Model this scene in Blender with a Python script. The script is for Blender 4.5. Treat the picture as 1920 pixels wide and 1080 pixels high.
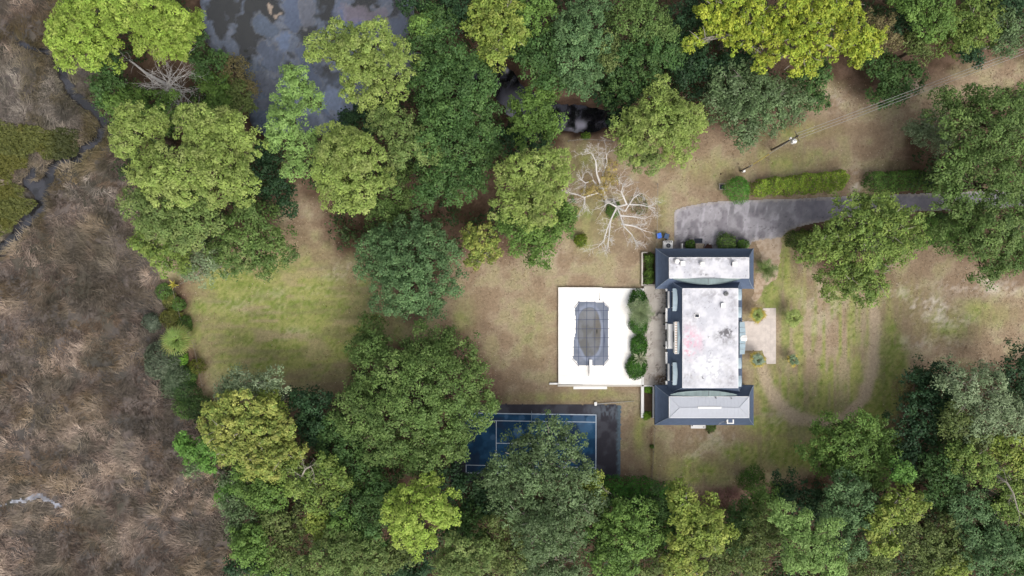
import bpy, math, random
import numpy as np

# ------------------------------------------------------------------ camera, sky, sun, exposure
scene = bpy.context.scene
for _o in list(bpy.data.objects):
    bpy.data.objects.remove(_o, do_unlink=True)
COL = scene.collection
H = 124.7                       # drone height in metres, 24 mm lens looking straight down
cam_data = bpy.data.cameras.new("camera")
cam_data.lens = 24.0
cam_data.sensor_width = 36.0
cam_data.clip_start = 1.0
cam_data.clip_end = 6000.0
cam = bpy.data.objects.new("camera", cam_data)
cam.location = (0, 0, H)
COL.objects.link(cam)
scene.camera = cam

SUN_ELEV, SUN_AZ = math.radians(52), math.radians(150)   # azimuth clockwise from +Y
world = bpy.data.worlds.new("World")
scene.world = world
world.use_nodes = True
wn = world.node_tree
bg = wn.nodes["Background"]
sky = wn.nodes.new("ShaderNodeTexSky")
sky.sky_type = 'NISHITA'
sky.sun_disc = False
sky.sun_elevation = SUN_ELEV
sky.sun_rotation = SUN_AZ
sky.air_density = 1.0
sky.dust_density = 6.0
sky.ozone_density = 1.0
hs = wn.nodes.new("ShaderNodeHueSaturation")
hs.inputs["Saturation"].default_value = 0.35
wn.links.new(sky.outputs[0], hs.inputs["Color"])
wn.links.new(hs.outputs[0], bg.inputs["Color"])
bg.inputs["Strength"].default_value = 0.15
sd = bpy.data.lights.new("sun", 'SUN')
sd.energy = 0.7
sd.angle = math.radians(36)
sd.color = (1.0, 0.97, 0.93)
sun = bpy.data.objects.new("sun", sd)
sun.rotation_euler = (math.radians(90) - SUN_ELEV, 0, math.pi - SUN_AZ)
COL.objects.link(sun)
scene.view_settings.view_transform = 'Standard'
scene.view_settings.look = 'None'
scene.view_settings.exposure = 0.62
scene.view_settings.gamma = 1.0
scene.view_settings.use_curve_mapping = False

# ------------------------------------------------------------------ helpers
rng = np.random.default_rng(11)
random.seed(5)
K = 0.75 / 960.0

def W(px, py, h=0.0):
    """A place seen at photograph pixel (px, py) and known to be h metres up."""
    s = (H - h) * K
    return ((px - 960) * s, (540 - py) * s, h)

def C(r, g, b, k=0.66):
    f = lambda c: (c / 12.92 if c <= 0.04045 else ((c + 0.055) / 1.055) ** 2.4)
    return np.array([f(r / 255) * k, f(g / 255) * k, f(b / 255) * k])

def _hash(ix, iy, seed):
    h = (ix.astype(np.int64) * 374761393 + iy.astype(np.int64) * 668265263 + seed * 974634777) & 0x7fffffff
    h = ((h ^ (h >> 13)) * 1274126177) & 0x7fffffff
    h = (h ^ (h >> 16)) & 0x7fffffff
    return (h % 100003) / 100003.0

def vnoise(x, y, seed=0):
    xf, yf = np.floor(x), np.floor(y)
    ix, iy = xf.astype(np.int64), yf.astype(np.int64)
    fx, fy = x - xf, y - yf
    fx = fx * fx * fx * (fx * (fx * 6 - 15) + 10)
    fy = fy * fy * fy * (fy * (fy * 6 - 15) + 10)
    a, b = _hash(ix, iy, seed), _hash(ix + 1, iy, seed)
    c, d = _hash(ix, iy + 1, seed), _hash(ix + 1, iy + 1, seed)
    return (a * (1 - fx) + b * fx) * (1 - fy) + (c * (1 - fx) + d * fx) * fy

def fbm(x, y, octv=4, seed=0, gain=0.5):
    t, amp, n = 0.0, 1.0, 0.0
    for i in range(octv):
        t = t + amp * vnoise(x * 2 ** i + 17.3 * i, y * 2 ** i - 9.1 * i, seed + i * 7)
        n += amp
        amp *= gain
    return t / n

def sstep(a, b, x):
    t = np.clip((x - a) / (b - a), 0, 1)
    return t * t * (3 - 2 * t)

def mix(c0, c1, w):
    w = np.asarray(w)[..., None]
    return c0 * (1 - w) + c1 * w

def sdist(px, py, poly):
    """Signed distance to a polygon, negative inside."""
    P = np.array(poly, float)
    d2 = np.full(px.shape, 1e18)
    inside = np.zeros(px.shape, bool)
    n = len(P)
    for i in range(n):
        a, b = P[i], P[(i + 1) % n]
        ex, ey = b - a
        wx, wy = px - a[0], py - a[1]
        t = np.clip((wx * ex + wy * ey) / (ex * ex + ey * ey + 1e-12), 0, 1)
        d2 = np.minimum(d2, (wx - ex * t) ** 2 + (wy - ey * t) ** 2)
        c = ((a[1] <= py) & (b[1] > py)) | ((b[1] <= py) & (a[1] > py))
        if abs(ey) > 1e-12:
            inside ^= c & (px < a[0] + (py - a[1]) / ey * ex)
    d = np.sqrt(d2)
    return np.where(inside, -d, d)

def pdist(px, py, line, widths):
    """Distance to a polyline minus its (varying) half width."""
    d = np.full(px.shape, 1e9)
    for i in range(len(line) - 1):
        a, b = np.array(line[i], float), np.array(line[i + 1], float)
        e = b - a
        t = np.clip(((px - a[0]) * e[0] + (py - a[1]) * e[1]) / (e @ e), 0, 1)
        w = widths[i] * (1 - t) + widths[i + 1] * t
        d = np.minimum(d, np.hypot(px - a[0] - e[0] * t, py - a[1] - e[1] * t) - w)
    return d

# ------------------------------------------------------------------ materials
def mat(name, color=None, rough=0.8, noise=0.15, nscale=3.0, bump=0.0, bscale=20.0, attr=False, spec=0.3, metal=0.0, trans=0.0, stretch=None):
    m = bpy.data.materials.new(name)
    m.use_nodes = True
    nt = m.node_tree
    bs = nt.nodes["Principled BSDF"]
    bs.inputs["Roughness"].default_value = rough
    bs.inputs["Specular IOR Level"].default_value = spec
    bs.inputs["Metallic"].default_value = metal
    tc = nt.nodes.new("ShaderNodeTexCoord")
    vec = tc.outputs["Object"]
    if stretch:
        mp = nt.nodes.new("ShaderNodeMapping")
        mp.inputs["Scale"].default_value = stretch
        nt.links.new(vec, mp.inputs["Vector"])
        vec = mp.outputs[0]
    if attr:
        at = nt.nodes.new("ShaderNodeVertexColor")
        at.layer_name = "Col"
        src = at.outputs["Color"]
    else:
        rg = nt.nodes.new("ShaderNodeRGB")
        rg.outputs[0].default_value = (*color, 1)
        src = rg.outputs[0]
    if noise > 0:
        nz = nt.nodes.new("ShaderNodeTexNoise")
        nz.inputs["Scale"].default_value = nscale
        nz.inputs["Detail"].default_value = 6
        nz.inputs["Roughness"].default_value = 0.65
        nt.links.new(vec, nz.inputs["Vector"])
        mr = nt.nodes.new("ShaderNodeMapRange")
        mr.inputs["From Min"].default_value = 0.25
        mr.inputs["From Max"].default_value = 0.75
        mr.inputs["To Min"].default_value = 1 - noise
        mr.inputs["To Max"].default_value = 1 + noise
        nt.links.new(nz.outputs[0], mr.inputs[0])
        mx = nt.nodes.new("ShaderNodeVectorMath")
        mx.operation = 'SCALE'
        nt.links.new(src, mx.inputs[0])
        nt.links.new(mr.outputs[0], mx.inputs["Scale"])
        src = mx.outputs[0]
    nt.links.new(src, bs.inputs["Base Color"])
    if bump > 0:
        nb = nt.nodes.new("ShaderNodeTexNoise")
        nb.inputs["Scale"].default_value = bscale
        nb.inputs["Detail"].default_value = 4
        nt.links.new(vec, nb.inputs["Vector"])
        bp = nt.nodes.new("ShaderNodeBump")
        bp.inputs["Strength"].default_value = bump
        bp.inputs["Distance"].default_value = 0.1
        nt.links.new(nb.outputs[0], bp.inputs["Height"])
        nt.links.new(bp.outputs[0], bs.inputs["Normal"])
    if trans > 0:
        tr = nt.nodes.new("ShaderNodeBsdfTranslucent")
        nt.links.new(src, tr.inputs["Color"])
        ms = nt.nodes.new("ShaderNodeMixShader")
        ms.inputs[0].default_value = trans
        nt.links.new(bs.outputs[0], ms.inputs[1])
        nt.links.new(tr.outputs[0], ms.inputs[2])
        nt.links.new(ms.outputs[0], nt.nodes["Material Output"].inputs["Surface"])
    return m

M = {}
M['soil'] = mat('ground_cover', attr=True, rough=0.95, noise=0.26, nscale=2.2, bump=0.6, bscale=5.0, spec=0.1)
M['paint'] = mat('worn_surface', attr=True, rough=0.85, noise=0.08, nscale=4.0, bump=0.15, bscale=12, spec=0.2)
M['roof_white'] = mat('white_roof_coating', attr=True, rough=0.6, noise=0.05, nscale=3.0, spec=0.3)
M['cover'] = mat('pool_cover_mesh', attr=True, rough=0.7, noise=0.05, nscale=3.0, spec=0.3)
M['water'] = mat('water', attr=True, rough=0.06, noise=0.06, nscale=0.8, spec=1.0)
M['creek'] = mat('dark_water', C(32, 32, 34), rough=0.03, noise=0.3, nscale=0.3, spec=1.0)
M['leaf'] = mat('leaves', attr=True, rough=0.6, noise=0.0, spec=0.25, trans=0.22)
M['reed'] = mat('reeds', attr=True, rough=0.8, noise=0.0, spec=0.15, trans=0.1)
M['bark'] = mat('bark', C(112, 98, 84), rough=0.95, noise=0.3, nscale=3.0)
M['pale_bark'] = mat('pale_bark', C(165, 158, 145), rough=0.95, noise=0.25, nscale=3.0)
M['dead'] = mat('weathered_dead_wood', C(222, 217, 212, .72), rough=0.9, noise=0.15, nscale=3.0)
M['slate'] = mat('slate_shingles', C(96, 111, 136), rough=0.75, noise=0.16, nscale=1.3, bump=0.25, bscale=6.0, stretch=(1, 1, 3))
M['hip'] = mat('hip_flashing', C(136, 150, 168), rough=0.6, noise=0.1)
M['blue_metal'] = mat('pale_blue_metal', C(172, 192, 202), rough=0.5, noise=0.12, nscale=1.5, spec=0.5)
M['verdigris'] = mat('verdigris_metal', C(134, 152, 152), rough=0.55, noise=0.28, nscale=1.1, spec=0.4, stretch=(1, 0.3, 1))
M['grey_roof'] = mat('pale_grey_metal', C(198, 202, 211), rough=0.6, noise=0.05, nscale=1.5, spec=0.4)
M['white'] = mat('white_paint', C(248, 246, 242, .8), rough=0.6, noise=0.05, nscale=2.0)
M['cream'] = mat('cream_stucco', C(224, 216, 204), rough=0.85, noise=0.08, nscale=2.0)
M['peach'] = mat('peach_trim', C(226, 204, 186), rough=0.8, noise=0.08)
M['glass'] = mat('dark_glass', C(38, 44, 58), rough=0.08, noise=0.0, spec=0.6)
M['dark'] = mat('dark_rubber', C(48, 54, 66), rough=0.8, noise=0.1)
M['metal'] = mat('galvanised_metal', C(175, 175, 172), rough=0.5, noise=0.12, spec=0.5, metal=0.2)
M['grey'] = mat('grey_metal', C(120, 122, 126), rough=0.6, noise=0.12)
M['blue'] = mat('blue_plastic', C(40, 92, 215), rough=0.45, noise=0.06)
M['blue_lid'] = mat('bright_blue_lid', C(70, 130, 240), rough=0.4, noise=0.04)
M['greyblue'] = mat('grey_blue_plastic', C(72, 98, 134), rough=0.5, noise=0.08)
M['brick'] = mat('pale_brick', C(205, 188, 165), rough=0.9, noise=0.3, nscale=5.0)
M['rust'] = mat('dark_brown_wood', C(84, 58, 50), rough=0.9, noise=0.2)
M['wood'] = mat('weathered_wood', C(150, 140, 128), rough=0.9, noise=0.2)
M['pole'] = mat('creosote_pole', C(104, 94, 84), rough=0.9, noise=0.2)
M['yellow'] = mat('yellow_guard', C(190, 172, 80), rough=0.6, noise=0.1)
M['line'] = mat('court_line_paint', C(214, 226, 240), rough=0.7, noise=0.12, nscale=2.0)
M['strap'] = mat('cover_strap', C(66, 76, 108), rough=0.8, noise=0.1)
M['net'] = mat('net_cord', C(150, 170, 190), rough=0.8, noise=0.1)
M['stone'] = mat('grey_stone', C(168, 163, 156), rough=0.9, noise=0.2)
M['sod'] = mat('planting_soil', C(92, 76, 62), rough=1.0, noise=0.3, nscale=2.0)
M['frond'] = mat('palm_frond', attr=True, rough=0.55, noise=0.1, spec=0.3, trans=0.2)

# ------------------------------------------------------------------ object builders
def wloc(o):
    x = y = z = 0.0
    while o is not None:
        x += o.location[0]; y += o.location[1]; z += o.location[2]
        o = o.parent
    return np.array([x, y, z])

def tag(o, label=None, cat=None, group=None, kind=None):
    if label: o['label'] = label
    if cat: o['category'] = cat
    if group: o['group'] = group
    if kind: o['kind'] = kind
    return o

def thing(name, label, cat, loc, group=None):
    o = bpy.data.objects.new(name, None)
    o.empty_display_size = 0.3
    o.location = loc
    COL.objects.link(o)
    return tag(o, label, cat, group)

def link(name, me, material, parent=None, loc=None):
    o = bpy.data.objects.new(name, me)
    if material is not None and len(me.materials) == 0:
        me.materials.append(material)
    COL.objects.link(o)
    if loc is not None: o.location = loc
    if parent is not None: o.parent = parent
    return o

def mesh_np(name, V, F, cols=None, smooth=False):
    """Mesh from vertex array V and an (n, 3|4) face index array, with optional per-vertex colours."""
    V = np.asarray(V, np.float32); F = np.asarray(F, np.int32)
    me = bpy.data.meshes.new(name)
    me.vertices.add(len(V)); me.vertices.foreach_set("co", V.ravel())
    n, k = F.shape
    me.loops.add(n * k); me.loops.foreach_set("vertex_index", F.ravel())
    me.polygons.add(n)
    me.polygons.foreach_set("loop_start", np.arange(0, n * k, k, dtype=np.int32))
    me.polygons.foreach_set("loop_total", np.full(n, k, np.int32))
    if smooth: me.polygons.foreach_set("use_smooth", np.ones(n, bool))
    if cols is not None:
        a = me.color_attributes.new("Col", 'FLOAT_COLOR', 'POINT')
        c4 = np.ones((len(V), 4), np.float32); c4[:, :3] = cols
        a.data.foreach_set("color", c4.ravel())
    me.update(calc_edges=True)
    return me

class MB:
    def __init__(s): s.v, s.f = [], []
    def add(s, vs, fs):
        b = len(s.v); s.v += [tuple(map(float, p)) for p in vs]; s.f += [tuple(b + i for i in f) for f in fs]; return s
    def box(s, x0, x1, y0, y1, z0, z1):
        return s.add([(x0, y0, z0), (x1, y0, z0), (x1, y1, z0), (x0, y1, z0), (x0, y0, z1), (x1, y0, z1), (x1, y1, z1), (x0, y1, z1)],
                     [(0, 3, 2, 1), (4, 5, 6, 7), (0, 1, 5, 4), (1, 2, 6, 5), (2, 3, 7, 6), (3, 0, 4, 7)])
    def pbox(s, px0, px1, py0, py1, z0, z1, h=None):
        """box whose top (or height h) is seen at this pixel rectangle"""
        a = W(px0, py1, z1 if h is None else h); b = W(px1, py0, z1 if h is None else h)
        return s.box(a[0], b[0], a[1], b[1], z0, z1)
    def prism(s, pts, z0, z1):
        n = len(pts)
        vs = [(p[0], p[1], z0) for p in pts] + [(p[0], p[1], z1) for p in pts]
        fs = [tuple(range(n - 1, -1, -1)), tuple(range(n, 2 * n))] + [(i, (i + 1) % n, n + (i + 1) % n, n + i) for i in range(n)]
        return s.add(vs, fs)
    def tube(s, pts, radii, n=6, cap=True):
        pts = [np.array(p, float) for p in pts]
        rings = []
        for i, p in enumerate(pts):
            d = pts[min(i + 1, len(pts) - 1)] - pts[max(i - 1, 0)]
            d = d / (np.linalg.norm(d) + 1e-9)
            u = np.cross(d, (0, 0, 1.0) if abs(d[2]) < 0.9 else (1.0, 0, 0)); u /= np.linalg.norm(u)
            w = np.cross(d, u)
            r = radii[i] if hasattr(radii, '__len__') else radii
            rings.append([p + r * (math.cos(2 * math.pi * k / n) * u + math.sin(2 * math.pi * k / n) * w) for k in range(n)])
        vs = [q for r in rings for q in r]
        fs = [(i * n + k, i * n + (k + 1) % n, (i + 1) * n + (k + 1) % n, (i + 1) * n + k) for i in range(len(pts) - 1) for k in range(n)]
        if cap:
            fs += [tuple(range(n - 1, -1, -1)), tuple(range((len(pts) - 1) * n, len(pts) * n))]
        return s.add(vs, fs)
    def build(s, name, material, parent=None, loc=None, smooth=False):
        o0 = wloc(parent) if parent is not None else (np.array(loc, float) if loc is not None else np.zeros(3))
        me = bpy.data.meshes.new(name)
        me.from_pydata([tuple(np.array(p) - o0) for p in s.v], [], s.f)
        if smooth:
            me.polygons.foreach_set("use_smooth", np.ones(len(me.polygons), bool))
        me.update()
        return link(name, me, material, parent, loc if parent is None else None)

def paint(name, rect, h, step, colfn, material, dist=None, zfn=None, parent=None, thick=0.0):
    """A flat surface on a fine grid whose colours (stains, wear, paint, some water reflections) come from colfn; dist(px,py)<0 cuts its outline."""
    px0, py0, px1, py1 = rect
    a, b = W(px0, py1, h), W(px1, py0, h)
    nx, ny = max(2, int((b[0] - a[0]) / step)), max(2, int((b[1] - a[1]) / step))
    X, Y = np.meshgrid(np.linspace(a[0], b[0], nx + 1), np.linspace(a[1], b[1], ny + 1))
    X, Y = X.ravel(), Y.ravel()
    s = (H - h) * K
    px, py = X / s + 960, 540 - Y / s
    cols = colfn(px, py, X, Y)
    Z = np.full(X.shape, h) if zfn is None else h + zfn(px, py, X, Y)
    I, J = np.meshgrid(np.arange(nx), np.arange(ny))
    i0 = (J * (nx + 1) + I).ravel()
    F = np.stack([i0, i0 + 1, i0 + nx + 2, i0 + nx + 1], 1)
    if dist is not None:
        dd = dist(px, py)
        F = F[dd[F].mean(1) < 0]
    used = np.unique(F)
    remap = np.zeros(len(X), int); remap[used] = np.arange(len(used))
    o0 = wloc(parent) if parent is not None else np.array([(a[0] + b[0]) / 2, (a[1] + b[1]) / 2, h])
    V = np.stack([X, Y, Z], 1)[used] - o0
    me = mesh_np(name, V, remap[F], np.clip(cols[used], 0.001, 0.9), smooth=zfn is not None)
    return link(name, me, material, parent, None if parent is not None else tuple(o0))

def leaf_quads(cen, nor, L, Wd, cols, r, jit=0.5):
    n = len(cen)
    nor = nor + r.normal(0, jit, (n, 3))
    nor /= np.linalg.norm(nor, axis=1)[:, None] + 1e-9
    t = np.cross(nor, r.normal(0, 1, (n, 3)))
    t /= np.linalg.norm(t, axis=1)[:, None] + 1e-9
    b = np.cross(nor, t)
    l = (L * r.uniform(0.7, 1.3, n))[:, None] / 2
    w = (Wd * r.uniform(0.7, 1.3, n))[:, None] / 2
    V = np.stack([cen - t * l, cen + b * w + t * l * 0.15, cen + t * l, cen - b * w + t * l * 0.15], 1).reshape(-1, 3)
    return V, np.repeat(cols, 4, axis=0)

def leaf_mesh(name, V, cols, origin, parent, material=None):
    F = np.arange(len(V)).reshape(-1, 4)
    me = mesh_np(name, V - origin, F, cols)
    return link(name, me, material or M['leaf'], parent)
# ------------------------------------------------------------------ the ground: lawn, marsh, forest floor, water
MARSH = [(-300, -300), (120, -300), (120, 20), (150, 90), (200, 160), (225, 235), (240, 330), (275, 440), (300, 530), (325, 600), (322, 650), (330, 720), (375, 790),
         (390, 850), (425, 910), (445, 1000), (490, 1090), (520, 1400), (-300, 1400)]
POND = [(385, -200), (790, -200), (775, 40), (745, 100), (700, 160), (650, 235), (600, 250), (540, 250), (500, 262), (470, 235), (462, 190), (455, 150), (425, 115), (385, 80), (372, 30)]
CREEK = [(720, 110), (830, 130), (930, 140), (975, 195), (1030, 215), (1090, 222), (1190, 222)]
CREEK_W = [30, 22, 26, 28, 28, 26, 12]
MCREEK = [(-40, 490), (12, 452), (45, 412), (74, 382), (66, 358), (48, 338), (60, 312)]
MCREEK_W = [10, 9, 9, 10, 9, 9, 5]
MCREEK2 = [(72, 360), (88, 322), (104, 302), (142, 296), (156, 274), (182, 258), (192, 226), (168, 200), (132, 176), (110, 130), (92, 96), (30, 80)]
MCREEK2_W = [11, 10, 9, 7, 7, 7, 8, 9, 8, 6, 4, 3]
GREEN_MARSH = [(-40, 215), (20, 236), (62, 244), (110, 238), (146, 246), (138, 288), (108, 300), (84, 296), (70, 280), (42, 290), (46, 308), (22, 318), (16, 342), (40, 362), (60, 384),
               (42, 400), (18, 430), (-40, 450)]
FOREST = [
    [(-300, -300), (2300, -300), (2300, 60), (1760, 130), (1640, 190), (1540, 150), (1480, 230), (1400, 265), (1330, 240), (1250, 300), (1130, 262), (1060, 262), (1030, 420), (960, 490), (870, 470),
     (780, 620), (680, 480), (560, 350), (520, 430), (430, 490), (335, 515), (240, 400)],
    [(335, 760), (420, 730), (520, 760), (620, 760), (690, 650), (850, 610), (930, 690), (930, 755), (880, 890), (1010, 900), (1140, 895), (1230, 905), (1300, 930), (1420, 925), (1530, 885), (1560, 835),
     (1660, 815), (1712, 710), (1770, 700), (1880, 690), (1950, 640), (2300, 640), (2300, 1500), (300, 1500)],
    [(1480, 400), (1560, 380), (1640, 365), (1720, 250), (1800, 200), (2000, 140), (2300, 120), (2300, 540), (1880, 520), (1790, 480), (1720, 400), (1650, 520), (1570, 540), (1500, 470)],
    [(600, 350), (690, 380), (700, 480), (640, 480), (600, 420)],
    [(325, 520), (352, 530), (356, 640), (384, 720), (345, 740), (320, 640)],
]

DRIVE = [(1265, 394), (1290, 386), (1330, 379), (1400, 375), (1480, 373), (1560, 370), (1640, 366), (1800, 360), (2100, 345), (2100, 378), (1800, 394), (1640, 398), (1560, 412), (1500, 424), (1475, 434), (1465, 446), (1440, 448), (1412, 452), (1400, 468), (1263, 470)]
CD = [(845, 757), (1164, 759), (1163, 897), (845, 905)]

def ground_fields(px, py):
    n1 = fbm(px / 14, py / 14, 3, 3) - 0.5
    n2 = fbm(px / 45, py / 45, 3, 8) - 0.5
    dm = sdist(px, py, MARSH) + n1 * 22
    dp = np.minimum(sdist(px, py, POND) + n1 * 10, pdist(px, py, CREEK, CREEK_W) + n1 * 14)
    dc = np.minimum(pdist(px, py, MCREEK, MCREEK_W), pdist(px, py, MCREEK2, MCREEK2_W)) + n1 * 11
    df = np.min([sdist(px, py, f) for f in FOREST], axis=0) + n2 * 40 + n1 * 16
    return dm, dp, dc, df

def blob(px, py, cx, cy, rx, ry, rot=0.0):
    c, s = math.cos(rot), math.sin(rot)
    dx, dy = px - cx, py - cy
    u, v = (dx * c + dy * s) / rx, (-dx * s + dy * c) / ry
    return np.exp(-(u * u + v * v) ** 1.3)

GREENS = [(1672, 700, 26, 90, 1.0), (1640, 775, 34, 30, 1.0), (1590, 815, 60, 18, .95), (1518, 776, 40, 9, 1.0), (1470, 735, 8, 24, .9), (1540, 740, 50, 40, .55), (1440, 800, 50, 22, .9), (1400, 850, 50, 26, .7), (1436, 755, 10, 30, .8), (540, 600, 190, 110, .85), (540, 585, 175, 95, .9), (430, 540, 60, 60, .6), (440, 650, 55, 50, .8), (600, 640, 90, 60, .55), (640, 530, 50, 60, .35), (1655, 690, 26, 90, 1.0), (1668, 640, 22, 60, .8), (1545, 855, 120, 28, .9), (1460, 850, 60, 35, .8),
          (1500, 780, 45, 30, .8), (1545, 790, 50, 20, .6), (1443, 560, 16, 34, .85), (1440, 720, 26, 70, .6), (1473, 625, 8, 50, .8), (1700, 800, 40, 60, .5), (1629, 655, 9, 32, .8), (1300, 880, 70, 30, .55), (1230, 860, 20, 40, .4), (1200, 815, 14, 40, .45),
          (1480, 300, 80, 24, .35), (1500, 245, 70, 18, .35), (1260, 300, 20, 20, .4), (1470, 500, 14, 40, .7), (1780, 610, 60, 30, .45), (1840, 590, 60, 25, .4), (1690, 560, 60, 40, .25), (1050, 745, 90, 10, .35), (1000, 620, 30, 60, .18),
          (1110, 420, 40, 60, .35), (1090, 300, 30, 30, .4), (1130, 740, 40, 8, .35), (870, 590, 25, 40, .3), (1330, 320, 60, 25, .25), (1240, 400, 10, 40, .35), (1340, 830, 60, 14, .15)]
SANDS = [(1735, 575, 50, 22, .75), (1760, 600, 60, 16, .55), (1850, 535, 90, 18, .6), (1690, 545, 40, 20, .35), (1740, 640, 60, 16, .35), (1330, 820, 60, 18, .35), (1540, 585, 50, 60, .25), (1605, 355, 12, 40, .6), (1700, 160, 60, 14, .5), (1560, 190, 30, 20, .4), (1310, 850, 40, 12, .25), 
         (1690, 165, 30, 8, .4), (560, 550, 90, 12, .2), (640, 510, 40, 22, .3), (470, 575, 60, 14, .2), (540, 625, 50, 12, .2), (560, 400, 40, 20, .15), (1470, 780, 40, 20, .3), (1040, 480, 60, 30, .15)]
RING = [(1428, 690), (1440, 725), (1462, 757), (1492, 784), (1535, 792), (1585, 780), (1622, 745), (1636, 690), (1640, 620), (1636, 560)]

BROWN, TAN, DKBROWN = C(163, 142, 117), C(184, 166, 140), C(138, 118, 98)
GRASS, GRASS2, LITTER, SAND = C(126, 146, 68), C(172, 173, 106), C(126, 104, 88), C(224, 212, 198)

def ground_colour(px, py):
    dm, dp, dc, df = ground_fields(px, py)
    fine = fbm(px / 4, py / 4, 3, 31)
    mid = fbm(px / 22, py / 22, 4, 41)
    big = fbm(px / 90, py / 90, 4, 51)
    lawn = mix(mix(BROWN, TAN, sstep(.35, .65, mid)), DKBROWN, .38 * sstep(.48, .7, big) + .25 * sstep(.55, .8, fine))
    g = np.zeros(px.shape)
    for (x, y, rx, ry, s) in GREENS:
        g = np.maximum(g, s * blob(px, py, x, y, rx, ry))
    wl = sstep(900, 700, px)                                             # mown across the west lawn, up and down the east one
    stripe = np.where(px < 850, fbm(px / 70 + py / 300, py / 7, 3, 61), fbm(px / 7.5, py / 90, 3, 71))
    east = blob(px, py, 1550, 640, 105, 150)
    g = g + east * sstep(.42, .7, stripe) * 0.6
    g = np.clip(g * 1.2 * (0.62 + .9 * sstep(.3, .62, .5 * mid + .5 * stripe)) + .24 * sstep(.5, .7, mid) * (dm > 0), 0, 1)
    lawn = mix(lawn, mix(GRASS, GRASS2, sstep(.3, .65, fine * .6 + stripe * .4)), g)
    s_ = np.zeros(px.shape)
    for (x, y, rx, ry, s) in SANDS:
        s_ = np.maximum(s_, s * blob(px, py, x, y, rx, ry))
    lawn = mix(lawn, SAND, np.clip(s_ * sstep(.42, .7, .55 * fine + .45 * mid) * 1.3, 0, 1))
    ring = pdist(px, py, RING, [8, 10, 12, 13, 9, 9, 10, 11, 11, 8]) + (mid - .5) * 9
    lawn = mix(lawn, C(204, 184, 158), .9 * sstep(6, -5, ring))
    lawn = mix(lawn, C(190, 170, 142), east * .5 * sstep(.55, .35, stripe))
    lawn = mix(lawn, C(188, 166, 136), blob(px, py, 540, 590, 175, 120) * .65 * sstep(.54, .40, fbm(px / 55 + py / 200, py / 9, 3, 65)) * sstep(.42, .6, fbm(px / 50, py / 30, 3, 66)))
    worn = pdist(px, py, [(1222, 800), (1221, 905)], [3, 3]) + (fine - .5) * 8
    lawn = mix(lawn, C(118, 92, 76), .7 * sstep(3, -3, worn))
    lit = sstep(22, -18, df)
    col = mix(lawn, mix(LITTER, C(96, 78, 62), sstep(.3, .7, mid)), lit)
    mbase = mix(C(118, 108, 102), C(88, 84, 80), sstep(.35, .65, mid))
    mbase = mix(mbase, C(74, 72, 54), .5 * sstep(.5, .7, big))
    marsh = mix(mbase, C(86, 88, 44), sstep(6, -6, sdist(px, py, GREEN_MARSH) + (mid - .5) * 20))
    marsh = mix(marsh, C(58, 54, 52), sstep(9, 0, dc))
    col = mix(col, marsh, sstep(8, -8, dm))
    col = mix(col, C(78, 62, 52), sstep(14, 2, dp))
    return col, dm, dp, dc, df

def terrain():
    x0, x1, y0, y1, st = -112.0, 112.0, -66.0, 66.0, 0.5
    nx, ny = int((x1 - x0) / st), int((y1 - y0) / st)
    X, Y = np.meshgrid(np.linspace(x0, x1, nx + 1), np.linspace(y0, y1, ny + 1))
    X, Y = X.ravel(), Y.ravel()
    s = H * K
    px, py = X / s + 960, 540 - Y / s
    col, dm, dp, dc, df = ground_colour(px, py)
    Z = -0.05 * fbm(X / 3, Y / 3, 3, 91)
    Z = Z - 0.45 * sstep(20, -14, dm) - 0.18 * fbm(X / 1.6, Y / 1.6, 3, 95) * sstep(0, -12, dm)
    Z = np.minimum(Z, -0.05 - 1.25 * sstep(12, -16, dp))
    Z = np.where(dm < 0, Z - 0.55 * sstep(8, -6, dc), Z)
    hard = np.minimum(sdist(px, py, DRIVE), np.minimum(sdist(px, py, CD), sdist(px, py, [(1000, 460), (1475, 430), (1475, 810), (1000, 810)])))
    Z = Z + sstep(3, 12, hard) * 0.25 * fbm(X / 2.5, Y / 2.5, 3, 97) * sstep(5, -25, df) * (dp > 14) * (dm > 10)
    I, J = np.meshgrid(np.arange(nx), np.arange(ny))
    i0 = (J * (nx + 1) + I).ravel()
    F = np.stack([i0, i0 + 1, i0 + nx + 2, i0 + nx + 1], 1)
    fm, ff = dm[F].mean(1), df[F].mean(1)
    sel = np.where(fm < 0, 0, np.where(ff < 0, 1, 2))
    V = np.stack([X, Y, Z], 1)
    for k, nm in ((0, 'marsh'), (1, 'forest_floor'), (2, 'lawn')):
        f = F[sel == k]
        used = np.unique(f)
        rm = np.zeros(len(V), int); rm[used] = np.arange(len(used))
        tag(link(nm, mesh_np(nm, V[used], rm[f], col[used], smooth=True), M['soil']), kind='structure')
    g = MB()
    R = 2500.0
    g.add([(-R, -R, -1.6), (R, -R, -1.6), (R, R, -1.6), (-R, R, -1.6)], [(0, 1, 2, 3)])
    tag(g.build('ground', mat('distant_ground', C(96, 82, 62), noise=.3, nscale=.05, rough=1.0)), kind='structure')

terrain()

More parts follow.
